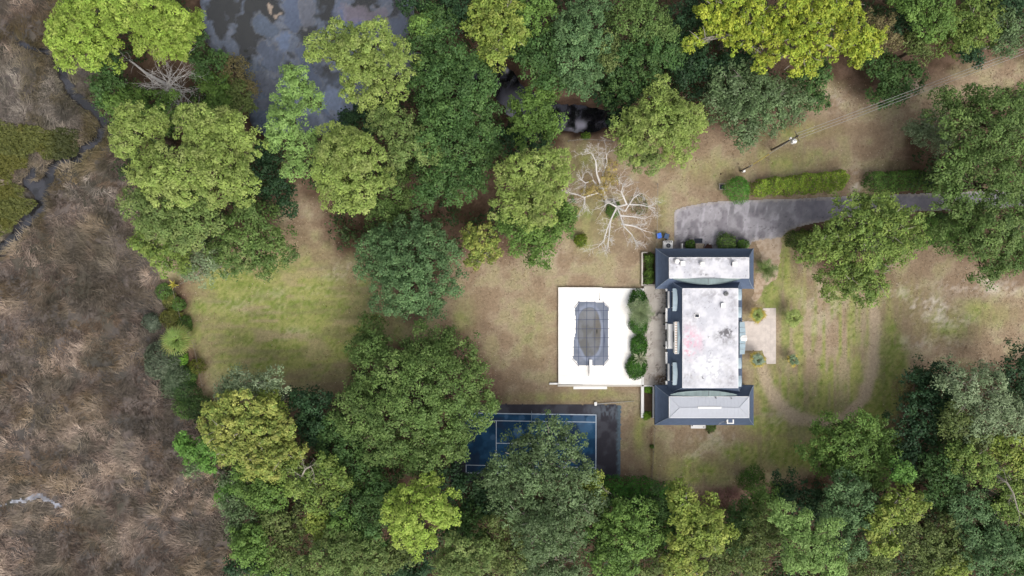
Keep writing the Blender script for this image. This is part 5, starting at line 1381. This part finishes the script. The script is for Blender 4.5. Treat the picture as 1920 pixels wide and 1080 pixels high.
def shrub(label, px, py, rp, h, pal, n=900, name='shrub', cat='bush', L=.26, Wd=.16, loc_z=0.0, sy=1.0, group=None, lump=.35):
    r = np.random.default_rng(int(px * 131 + py * 17))
    x, y, _ = W(px, py, loc_z + h * .6)
    R = rp * (H - h * .6) * K * 1.18
    ks = r.normal(0, 1, (7, 3)); ks /= np.linalg.norm(ks, axis=1)[:, None]
    def f(n):
        d = r.normal(0, 1, (n, 3)); d[:, 2] = np.abs(d[:, 2]) * 1.1 - .25
        d /= np.linalg.norm(d, axis=1)[:, None]
        b = 1 - lump + lump * np.max(np.clip(d @ ks.T, 0, 1) ** 3, axis=1) + .12 * (vnoise(d[:, 0] * 5 + 9, d[:, 1] * 5 + d[:, 2] * 4, 5) - .5)
        rad = b * r.uniform(.7, 1.03, n)
        P = np.stack([x + d[:, 0] * R * rad, y + d[:, 1] * R * sy * rad, np.maximum(loc_z + .05, loc_z + h * .38 + d[:, 2] * h * .62 * rad)], 1)
        return P, d + (0, 0, .35)
    V, c = leafy_solid(f, n, L, Wd, pal, r)
    t = thing(name, label, cat, (x, y, loc_z), group)
    leaf_mesh('foliage', V, c, np.array((x, y, loc_z)), t)
    mb = MB()
    for k in range(4):
        a = k * 1.57 + .4
        mb.tube([(x, y, loc_z), (x + R * .25 * math.cos(a), y + R * .25 * sy * math.sin(a), loc_z + h * .4), (x + R * .5 * math.cos(a), y + R * .5 * sy * math.sin(a), loc_z + h * .75)], [.05, .04, .015], 5)
    mb.build('stem', M['bark'], t)
    return t

def hedge(label, poly, h, pal, dens=88, name='hedge'):
    r = np.random.default_rng(int(poly[0][0] * 13 + poly[0][1]))
    P = np.array([W(x, y, h * .8)[:2] for x, y in poly])
    lo, hi = P.min(0) - .3, P.max(0) + .3
    n = int((hi - lo).prod() * dens)
    X, Y = r.uniform(lo[0], hi[0], n), r.uniform(lo[1], hi[1], n)
    d = -sdist(X, Y, P) + (fbm(X / .9, Y / .9, 3, 611) - .5) * 1.15
    k = d > 0
    X, Y, d = X[k], Y[k], d[k]
    prof = np.clip(1 - (1 - np.clip(d / .9, 0, 1)) ** 2.2, 0, 1)
    Z = h * prof * (.66 + .68 * fbm(X / 1.1, Y / 1.1, 3, 613)) - r.exponential(.07, len(X))
    side = r.random(len(X)) < .35 * (d < .9)
    Z = np.where(side, Z * r.random(len(X)), Z)
    e = .2
    gx = (sdist(X + e, Y, P) - sdist(X - e, Y, P)) / (2 * e); gy = (sdist(X, Y + e, P) - sdist(X, Y - e, P)) / (2 * e)
    ed = np.clip(1 - d / .9, 0, 1)
    N = np.stack([gx * ed, gy * ed, 1.5 - .9 * ed], 1)
    pal = [C(*c) for c in pal]
    tone = fbm(X / .9, Y / .9, 3, 617)
    c = mix(pal[0], pal[1], sstep(.35, .65, tone)); c = mix(c, pal[2], (r.random(len(X)) < .2) * .8)
    V, cc = leaf_quads(np.stack([X, Y, np.maximum(Z, .05)], 1), N, .3, .18, c * r.uniform(.8, 1.2, len(X))[:, None], r, .55)
    o = P.mean(0)
    t = thing(name, label, 'hedge', (o[0], o[1], 0))
    leaf_mesh('foliage', V, cc, np.array((o[0], o[1], 0)), t)
    mb = MB()
    ax = P[np.argmax(P[:, 0])] - P[np.argmin(P[:, 0])]
    st = P[np.argmin(P[:, 0])]
    for k in range(8):
        q = st + ax * (k + .5) / 8
        if sdist(np.array([q[0]]), np.array([q[1]]), P)[0] < -.2:
            mb.tube([(q[0], q[1], 0), (q[0] + .1, q[1], h * .7)], [.06, .03], 5)
    if mb.v: mb.build('stem', M['bark'], t)
    return t
HP = [(158, 186, 66), (132, 164, 58), (186, 204, 84)]
HPD = [(104, 144, 62), (84, 120, 54), (126, 162, 72)]
hedge('long clipped hedge along the north side of the drive beside the small bright tree', [(1412, 338), (1440, 332), (1480, 326), (1540, 319), (1585, 315), (1596, 325), (1594, 345), (1580, 356), (1520, 362), (1460, 365), (1420, 367), (1408, 355)], 2.5, HP)
hedge('darker clipped hedge beyond the worn gap, under the eastern oaks', [(1627, 325), (1640, 317), (1700, 318), (1770, 318), (1830, 318), (1830, 354), (1760, 356), (1690, 357), (1640, 356), (1625, 345)], 2.5, HPD)
hedge('low hedge curving under the spreading light green oak', [(1474, 440), (1490, 431), (1530, 432), (1590, 425), (1640, 418), (1640, 455), (1580, 465), (1500, 470), (1478, 460)], 1.6, [(98, 118, 46), (76, 98, 42), (118, 134, 52)])
hedge('dark hedge on the south side of the drive below the eastern oaks', [(1725, 402), (1790, 398), (1850, 400), (1850, 455), (1790, 460), (1735, 462), (1722, 440)], 1.7, HPD)
hedge('dark glossy laurel bank south of the tennis court', [(1125, 902), (1160, 896), (1210, 900), (1250, 912), (1290, 930), (1310, 948), (1290, 965), (1200, 970), (1130, 950)], 3.2, [(88, 146, 58), (70, 124, 48), (110, 166, 70)], name='laurel_bank')
hedge('clipped hedge filling the planting bed at the north end of the terrace', [(1206.5, 476), (1228, 474), (1229, 505), (1228, 532), (1207, 533)], 1.5, [(92, 124, 44), (72, 100, 38), (114, 140, 56)])
S1 = [(96, 132, 46), (76, 108, 40), (118, 150, 60)]
S2 = [(80, 132, 46), (62, 106, 40), (104, 152, 58)]
shrub('small feathery bright green tree at the west end of the long hedge', 1387, 352, 27, 3.6, [(104, 164, 62), (86, 144, 54), (128, 182, 80)], 2600, 'ornamental_tree', 'tree', .34, .10)
shrub('large round bush before the north wall of the house', 1361, 456, 21, 2.4, [(112, 142, 70), (88, 118, 58), (134, 160, 86)], 1700)
shrub('small bush between short white wall stub and brick steps', 1295, 460, 11, 1.5, S1, 700)
shrub('small dark bush at the corner of the north wall near the sandy path', 1394, 459, 12, 1.6, HPD, 700)
shrub('lone round bush on the brown lawn south west of the dead tree', 1088, 450, 13.5, 2.0, [(118, 140, 40), (96, 120, 36), (136, 154, 48)], 1100)
shrub('bright green bush tucked under the palm at the top of the deck shrubs', 1197, 566, 17, 1.5, S2, 2200, loc_z=ZD, lump=.15, sy=1.3)
shrub('dark green bush under the south side of the deck palm', 1199, 606, 17, 1.4, S2, 2000, loc_z=ZD, lump=.15, sy=1.3)
shrub('round clipped bush north of the pale agave on the deck', 1199, 650, 15.5, 1.6, S2, 2600, loc_z=ZD, lump=.15, sy=1.4)
shrub('round clipped bush south of the pale agave on the deck', 1194, 688, 18, 1.6, S2, 3000, loc_z=ZD, lump=.15, sy=1.25)
shrub('little bright bush at the terrace end of the narrow planting bed', 1216, 730, 8.5, 1.0, [(120, 170, 50), (96, 148, 46), (144, 188, 66)], 420)
shrub('little bright bush at the lawn end of the narrow planting bed', 1213, 779, 9, 1.1, [(126, 168, 46), (102, 148, 44), (148, 184, 62)], 450)
shrub('small green bush against the south wall beside the white bench', 1334, 802, 11, .7, [(110, 136, 66), (90, 116, 56), (128, 150, 80)], 420)
shrub('green bush beside the red brown bare bush', 1414, 902, 27, 3.2, [(104, 146, 62), (84, 122, 54), (124, 164, 74)], 2300)
shrub('bright leafy bush under the big fan palm by the marsh fence', 337, 672, 18, 1.8, [(126, 174, 60), (102, 150, 54), (146, 190, 76)], 1100, L=.4, Wd=.28)
shrub('feathery grey green bush on the marsh edge west of the fan palm', 300, 680, 38, 3.0, [(118, 132, 104), (96, 110, 86), (140, 152, 124)], 4200, L=.5, Wd=.15)
shrub('grey green marsh bush south west of the fan palm', 325, 715, 32, 3.0, [(108, 126, 94), (88, 106, 78), (126, 142, 110)], 3400, L=.5, Wd=.15)
shrub('dark green bush between grey marsh bushes and the fence', 345, 735, 30, 3.0, [(80, 112, 56), (62, 92, 48), (98, 126, 66)], 2000)
shrub('dark bush where the marsh fence meets the autumn tree', 368, 765, 28, 3.4, [(86, 116, 60), (68, 96, 50), (102, 130, 70)], 1800)
shrub('olive bush along the marsh fence south of the fan palm', 366, 690, 18, 1.8, [(126, 134, 52), (104, 114, 46), (146, 150, 66)], 900)
shrub('weedy olive bush outside the fence north of the fan palm', 320, 595, 20, 1.6, [(132, 136, 66), (108, 114, 56), (156, 154, 84)], 1500, L=.4, Wd=.16)
shrub('small blue grey bush on the marsh just north of the fan palm', 283, 605, 17, 1.5, [(112, 126, 104), (92, 106, 86), (132, 144, 122)], 1200, L=.4, Wd=.16)
shrub('weedy bush at the marsh corner below the moss hung oak', 318, 560, 17, 1.5, [(124, 132, 62), (100, 108, 54), (150, 150, 80)], 1200, L=.4, Wd=.16)
MG = [(104, 140, 66), (84, 116, 56), (126, 160, 80)]
shrub('green bush on the marsh edge directly west of the yellow leaved banana', 306, 545, 18, 1.8, MG, 1100)
shrub('green bush at the lawn fence between banana and fan palm', 332, 572, 15, 1.6, MG, 800)
shrub('green bush against the fence just north of the fan palm', 345, 606, 16, 1.6, MG, 900)
shrub('leafy bush on the fence line just south of the bright leafy bush', 352, 706, 20, 2.2, MG, 1300)
shrub('green bush below the grey green marsh bush by the autumn tree', 345, 765, 24, 2.6, MG, 1600)
shrub('low green weeds clump at the foot of the rusty fence', 1223, 838, 4, .6, S1, 120)
shrub('little green bush on the brown bank beside the creek fence', 1099, 254, 9, 1.2, [(116, 150, 48), (92, 126, 42), (136, 166, 60)], 360)
shrub('dark bush beneath the bare white limbs of the dead tree', 1150, 392, 17, 1.6, HPD, 900)
shrub('thin low bush under the east limbs of the dead tree', 1200, 385, 20, 1.0, [(118, 130, 72), (98, 110, 60), (134, 144, 86)], 420)

# ------------------------------------------------------------------ palms and agaves: every frond a part
def frond_mesh(kind, L, pal, seed):
    r = np.random.default_rng(seed)
    V, F, c = [], [], []
    pal = [C(*q) for q in pal]
    def quad(a, b, cc, d, col):
        k = len(V); V.extend([a, b, cc, d]); F.append((k, k + 1, k + 2, k + 3)); c.extend([col] * 4)
    if kind == 'fan':                                    # sabal palm: stalk then a fan of stiff leaflets
        st = L * .42
        quad((0, -.03, 0), (st, -.025, L * .12), (st, .025, L * .12), (0, .03, 0), pal[1])
        n = 11
        for i in range(n):
            a = (i / (n - 1) - .5) * 2.7
            ll = L * .62 * (1 - .25 * abs(a) / 1.35) * r.uniform(.85, 1.1)
            d = np.array((math.cos(a), math.sin(a), 0)); s = np.array((-d[1], d[0], 0)) * .09
            o = np.array((st, 0, L * .12)); m = o + d * ll * .6 + (0, 0, .03); e = o + d * ll - (0, 0, ll * .28)
            col = mix(pal[0], pal[2], r.uniform(0, 1)) * r.uniform(.85, 1.15)
            quad(o - s * .2, m - s, m + s, o + s * .2, col); quad(m - s, e - s * .15, e + s * .15, m + s, col)
    elif kind == 'feather':                              # pinnate frond arching out
        pts = [np.array((L * u, 0, L * (.42 * u - .62 * u * u))) for u in np.linspace(0, 1, 8)]
        for a, b in zip(pts[:-1], pts[1:]):
            s = np.array((0, .025, 0)); quad(a - s, b - s, b + s, a + s, pal[1])
        for i in range(1, 8):
            for sg in (-1, 1):
                for sub in (0, .5):
                    p = pts[i] * (1 - sub) + pts[i - 1] * sub
                    ll = L * .34 * math.sin(.35 + 2.5 * i / 8) * r.uniform(.85, 1.1)
                    e = p + np.array((ll * .55, sg * ll, -ll * .22)); w = np.array((.06, 0, 0))
                    quad(p - w, p + w, e + w * .3, e - w * .3, mix(pal[0], pal[2], r.uniform(0, 1)) * r.uniform(.85, 1.15))
    else:                                                # agave blade
        pts = [np.array((L * u, 0, L * (.75 * u - .45 * u * u))) for u in (0, .35, .7, 1)]
        ws = [.10, .13, .08, .005]
        for i in range(3):
            a, b = pts[i], pts[i + 1]; sa, sb = np.array((0, ws[i], 0)), np.array((0, ws[i + 1], 0))
            quad(a - sa, b - sb, b + sb, a + sa, mix(pal[0], pal[2], r.uniform(0, 1)))
    return mesh_np('frond', np.array(V), np.array(F), np.array(c))

def palm(name, label, px, py, R, h, kind, pals, n, group, loc_z=0.0, cat='palm', low=.15, high=1.1, lowpal=None):
    r = np.random.default_rng(int(px * 3 + py))
    x, y, _ = W(px, py, loc_z + h)
    t = thing(name, label, cat, (x, y, loc_z), group)
    if h > .6:
        MB().tube([(x, y, loc_z - .1), (x, y, loc_z + h * .5), (x, y, loc_z + h)], [.20, .15, .16], 8).build('trunk', M['bark'], t)
    meshes = [frond_mesh(kind, R, pals, s) for s in range(3)]
    for me in meshes: me.materials.append(M['frond'])
    if lowpal:
        lm = [frond_mesh(kind, R, lowpal, s + 5) for s in range(2)]
        for me in lm: me.materials.append(M['frond'])
    for i in range(n):
        u = i / n
        me = lm[i % 2] if (lowpal and u < .38) else meshes[i % 3]
        o = bpy.data.objects.new('frond', me)
        COL.objects.link(o); o.parent = t
        o.location = (0, 0, h)
        o.rotation_euler = (r.uniform(-.25, .25), -(low + (high - low) * u ** 1.3) + r.normal(0, .12), i * 2.39996 + r.uniform(-.2, .2))
        s = r.uniform(.8, 1.08) * (1 - .25 * u); o.scale = (s, s, s)
    return t
PG = [(150, 172, 88), (112, 132, 62), (178, 192, 110)]
PD_ = [(104, 132, 66), (84, 108, 54), (130, 152, 84)]
PY = [(196, 176, 78), (160, 140, 66), (206, 188, 96)]
PB_ = [(146, 170, 138), (110, 134, 100), (172, 190, 160)]
gp = 'palms by the front walk'
palm('palm_tree', 'green fan palm at the north corner of the front walk', 1419, 590, 1.75, 2.2, 'fan', PG, 26, gp, lowpal=PY)
palm('palm_tree', 'yellowing fan palm at the south corner of the front walk', 1419.5, 674, 1.75, 2.2, 'fan', PB_, 28, gp, lowpal=PY)
palm('palm_tree', 'full light green fan palm on the front lawn', 1487, 596, 1.95, 2.4, 'fan', PG, 30, gp)
palm('palm_tree', 'sparse half bare fan palm on the front lawn', 1486, 675, 1.5, 1.8, 'fan', [(120, 146, 104), (96, 120, 80), (140, 160, 120)], 13, gp, lowpal=PY)
palm('palm_tree', 'spiky feather palm beside the sandy path east of the house', 1434, 504, 2.2, 1.5, 'feather', PD_, 16, gp)
palm('palm_tree', 'tall silvery green feather palm between bushes on the pool deck', 1200, 585, 2.5, 2.0, 'feather', [(140, 160, 112), (108, 130, 84), (168, 182, 138)], 26, None, loc_z=ZD)
palm('agave', 'pale spiky agave between two clipped bushes on the deck', 1199, 671, 1.7, .9, 'blade', [(168, 176, 140), (140, 150, 112), (190, 194, 160)], 34, None, loc_z=ZD, cat='agave', low=-.1, high=1.0)
palm('palm_tree', 'big fan palm on the marsh side of the lawn fence', 336, 638, 3.5, 3.4, 'fan', [(140, 172, 84), (108, 140, 62), (164, 188, 104)], 32, None, lowpal=[(150, 160, 84), (120, 120, 66), (170, 172, 100)])
palm('banana_plant', 'small yellow leaved banana plant at the lawn fence corner', 327, 534, 1.3, 1.0, 'blade', [(206, 196, 74), (176, 170, 66), (216, 206, 100)], 12, None, cat='plant')

# ------------------------------------------------------------------ bare and dead trees
def branching(mb, p, d, L, rad, depth, r, spread=.55, drop=0.0):
    p = np.array(p, float); d = np.array(d, float); d /= np.linalg.norm(d)
    pts, rr = [p], [rad]
    n = 4
    for i in range(n):
        d = d + r.normal(0, .22, 3) + np.array((0, 0, drop)); d /= np.linalg.norm(d)
        pts.append(pts[-1] + d * L / n); rr.append(rad * (1 - .72 * (i + 1) / n))
    mb.tube(pts, rr, 5 if depth > 1 else 4, cap=False)
    if depth <= 0: return
    for i in range(1, n + 1):
        for _ in range(2 if depth > 1 or i > 2 else 1):
            if r.random() < .85:
                nd = d + r.normal(0, spread, 3); nd[2] *= .7
                branching(mb, pts[i], nd, L * r.uniform(.4, .65), max(rr[i] * .75, .016), depth - 1, r, spread, drop)

r7 = np.random.default_rng(70)
BP = np.array(W(1136, 381, 0))
t = thing('dead_tree', 'large bare white dead tree spreading its limbs over the brown lawn', 'tree', tuple(BP))
mb = MB()
limbs = [[(1138, 377, 5), (1134, 365, 8), (1127, 348, 9.5), (1119, 326, 10.5), (1117, 302, 11.5), (1109, 287, 12)],
         [(1127, 348, 9.5), (1131, 326, 10.5), (1138, 305, 11.2), (1137, 290, 12)],
         [(1134, 365, 8), (1112, 338, 9.2), (1098, 343, 9.8), (1084, 333, 10.2)],
         [(1134, 365, 8), (1118, 362, 8.6), (1096, 370, 9), (1080, 364, 9.3), (1062, 360, 9.5)],
         [(1096, 370, 9), (1096, 378, 9), (1094, 387, 9)],
         [(1138, 377, 5), (1150, 374, 8), (1157, 388, 9), (1175, 383, 9.8), (1200, 384, 10.2), (1228, 390, 10.5)],
         [(1157, 388, 9), (1172, 396, 9.8), (1187, 372, 10.4), (1200, 362, 10.8)],
         [(1157, 388, 9), (1163, 404, 9.6), (1170, 425, 10.2), (1185, 440, 10.5), (1193, 458, 10.5)],
         [(1157, 388, 9), (1145, 412, 9.6), (1138, 430, 10), (1132, 452, 10), (1122, 462, 10)],
         [(1145, 412, 9.6), (1142, 440, 10), (1139, 465, 10)],
         [(1163, 404, 9.6), (1185, 406, 10), (1208, 410, 10.2)],
         [(1165, 420, 9.8), (1190, 424, 10), (1212, 434, 10.2)],
         [(1157, 388, 9), (1142, 380, 9.6), (1135, 384, 9.8)],
         [(1175, 383, 9.8), (1165, 360, 10.6), (1168, 350, 11)],
         [(1127, 348, 9.5), (1145, 340, 9.8), (1160, 334, 10)]]
for k, li in enumerate(limbs):
    pts = [np.array(W(*q)) for q in li]
    if k in (0, 5): pts = [BP, *pts]
    r0 = .34 if k in (0, 5) else .15
    mb.tube(pts, [r0 + (.05 - r0) * i / (len(pts) - 1) for i in range(len(pts))], 6)
    for i in range(1 if k not in (0, 5) else 3, len(pts)):
        d = pts[i] - pts[i - 1]
        for _ in range(4 if i >= len(pts) - 2 else 2):
            nd = d / np.linalg.norm(d) + r7.normal(0, .55, 3); nd[2] *= .6
            branching(mb, pts[i] if r7.random() < .5 else (pts[i] + pts[i - 1]) / 2, nd, r7.uniform(1.1, 2.3), .034, 2 if r7.random() < .3 else 1, r7)
mb.build('branches', M['dead'], t)
kd = list(KIND['olive']); kd[7] = [(176, 154, 84), (150, 138, 78), (188, 166, 96)]; kd[1] = .45; kd[2] = 16; kd[3] = .26; kd[4] = .12
lob = []
for (x, y, rp, hh) in [(1110, 354, 12, 9.2), (1137, 345, 14, 9.8), (1146, 312, 11, 11), (1096, 360, 9, 9.2), (1125, 364, 12, 8.2), (1138, 330, 9, 11), (1150, 336, 9, 10)]:
    q = W(x, y, hh); lob.append((*q, rp * (H - hh) * K))
V, c = crown_leaves(lob, kd, r7, .8, .25, 'yellow')
leaf_mesh('withered_leaves', V, c, BP, t)

def scatter():
    n = 60000
    px = rng.uniform(300, 1960, n); py = rng.uniform(80, 960, n)
    dm, dp, dc, df = ground_fields(px, py)
    cl = fbm(px / 12, py / 12, 3, 701)
    hard = np.min([sdist(px, py, DRIVE), sdist(px, py, CD), sdist(px, py, [(1046, 538), (1204, 538), (1204, 470), (1414, 464), (1414, 800), (1202, 800), (1202, 726), (1046, 726)]), patio_dist(px, py)], axis=0)
    ok = (dm > 14) & (dp > 14) & (hard > 1) & (df > -40) & (rng.random(n) < (.15 + .75 * sstep(90, -10, df)) * sstep(.35, .6, cl) * 1.3)
    px, py = px[ok], py[ok]; n = len(px)
    s = H * K
    P = np.stack([(px - 960) * s, (540 - py) * s, np.full(n, .03)], 1)
    pal = np.array([C(168, 140, 112), C(122, 96, 76), C(206, 188, 164), C(148, 122, 84)])
    c = pal[rng.integers(0, 4, n)] * rng.uniform(.75, 1.25, n)[:, None]
    V, cc = leaf_quads(P, np.tile((0, 0, 1.0), (n, 1)), .24, .12, c, rng, .35)
    tag(link('fallen_leaves', mesh_np('fallen_leaves', V, np.arange(len(V)).reshape(-1, 4), cc), M['leaf']), 'scattered fallen leaves and twigs lying on the lawns near the trees', 'fallen leaves', kind='stuff')
    n = 90000
    px = rng.uniform(330, 1960, n); py = rng.uniform(100, 940, n)
    dm, dp, dc, df = ground_fields(px, py)
    hard = np.min([sdist(px, py, DRIVE), sdist(px, py, CD), sdist(px, py, [(1046, 538), (1204, 538), (1204, 470), (1414, 464), (1414, 800), (1202, 800), (1202, 726), (1046, 726)]), patio_dist(px, py), sdist(px, py, SPATH)], axis=0)
    ok = (dm > 14) & (dp > 14) & (hard > 1) & (df > -12) & (rng.random(n) < sstep(.36, .6, fbm(px / 9, py / 9, 3, 711)))
    px, py = px[ok], py[ok]; n = len(px)
    base = ground_colour(px, py)[0]
    P = np.stack([(px - 960) * s, (540 - py) * s, np.full(n, -.04)], 1)
    a = rng.uniform(0, 6.28, n); L = rng.uniform(.10, .24, n)
    D = np.stack([np.cos(a) * L, np.sin(a) * L, rng.uniform(.06, .16, n)], 1); sd_ = np.stack([-np.sin(a), np.cos(a), np.zeros(n)], 1) * .06
    V = np.stack([P - sd_, P + sd_, P + D], 1).reshape(-1, 3)
    c = base * rng.uniform(.7, 1.5, n)[:, None]
    tag(link('grass', mesh_np('grass', V, np.arange(3 * n).reshape(-1, 3), np.repeat(c, 3, axis=0)), M['reed']), 'short dry grass tufts covering the mown lawns', 'grass', kind='stuff')
scatter()

t = thing('fallen_tree', 'fallen bleached dead tree lying among green trees beside the pond', 'tree', W(300, 150))
r8 = np.random.default_rng(88)
mb = MB()
A, B_ = np.array(W(243, 112, 1.0)), np.array(W(272, 136, 1.2))
mb.tube([A, B_, np.array(W(300, 152, 2.4)), np.array(W(330, 168, 3.2))], [.10, .24, .3, .2], 7)
for (x, y) in [(270, 148), (262, 156), (285, 160), (345, 152), (320, 190), (340, 200), (365, 175), (350, 185), (310, 145), (385, 160), (335, 145), (300, 165), (372, 158), (355, 200)]:
    s = np.array(W(r8.uniform(300, 345), r8.uniform(155, 175), 3.0)); e = np.array(W(x, y, r8.uniform(4.2, 6.5)))
    branching(mb, s, e - s + r8.normal(0, .4, 3), np.linalg.norm(e - s) * 1.2 + .5, .10, 2, r8, .5)
mb.build('branches', M['dead'], t)

t = thing('bare_bush', 'leafless red brown bush at the south edge of the lawn', 'bush', W(1362, 925))
r9 = np.random.default_rng(99)
mb = MB()
for k in range(46):
    a = r9.uniform(0, 6.28)
    q = W(1362 + 26 * math.cos(a) * r9.random(), 925 + 16 * math.sin(a) * r9.random(), 0)
    branching(mb, q, (math.cos(a) * .8, math.sin(a) * .6, .8), r9.uniform(1.8, 3.2), .05, 2 if k % 3 == 0 else 1, r9, .5)
mb.build('twigs', mat('red_brown_twigs', C(176, 136, 126), rough=.95, noise=.2), t)

# bare pale limbs showing among crowns
for lab, pts in [('bare pale forked dead tree among olive crowns south of the autumn tree', [(545, 905, 12), (566, 893, 15.5), (572, 880, 16.5), (582, 874, 17)]),
                 ('bare grey forked limb of a dead tree at the east edge of the woods', [(1868, 890, 14), (1888, 905, 15.5), (1900, 925, 16), (1908, 955, 16)])]:
    p = [np.array(W(*q)) for q in pts]
    base = np.array((p[0][0], p[0][1], 0.0))
    t = thing('dead_tree', lab, 'tree', tuple(base))
    mb = MB().tube([base, *p], [.26, .2] + [.17 - .15 * i / len(p) for i in range(len(p) - 1)], 6)
    for q in p[1:]:
        for _ in range(2): branching(mb, q, r9.normal(0, 1, 3) * (1, 1, .3), r9.uniform(1.5, 3), .055, 1, r9)
    mb.build('branches', M['pale_bark'], t)
print('leaves', NLEAF)
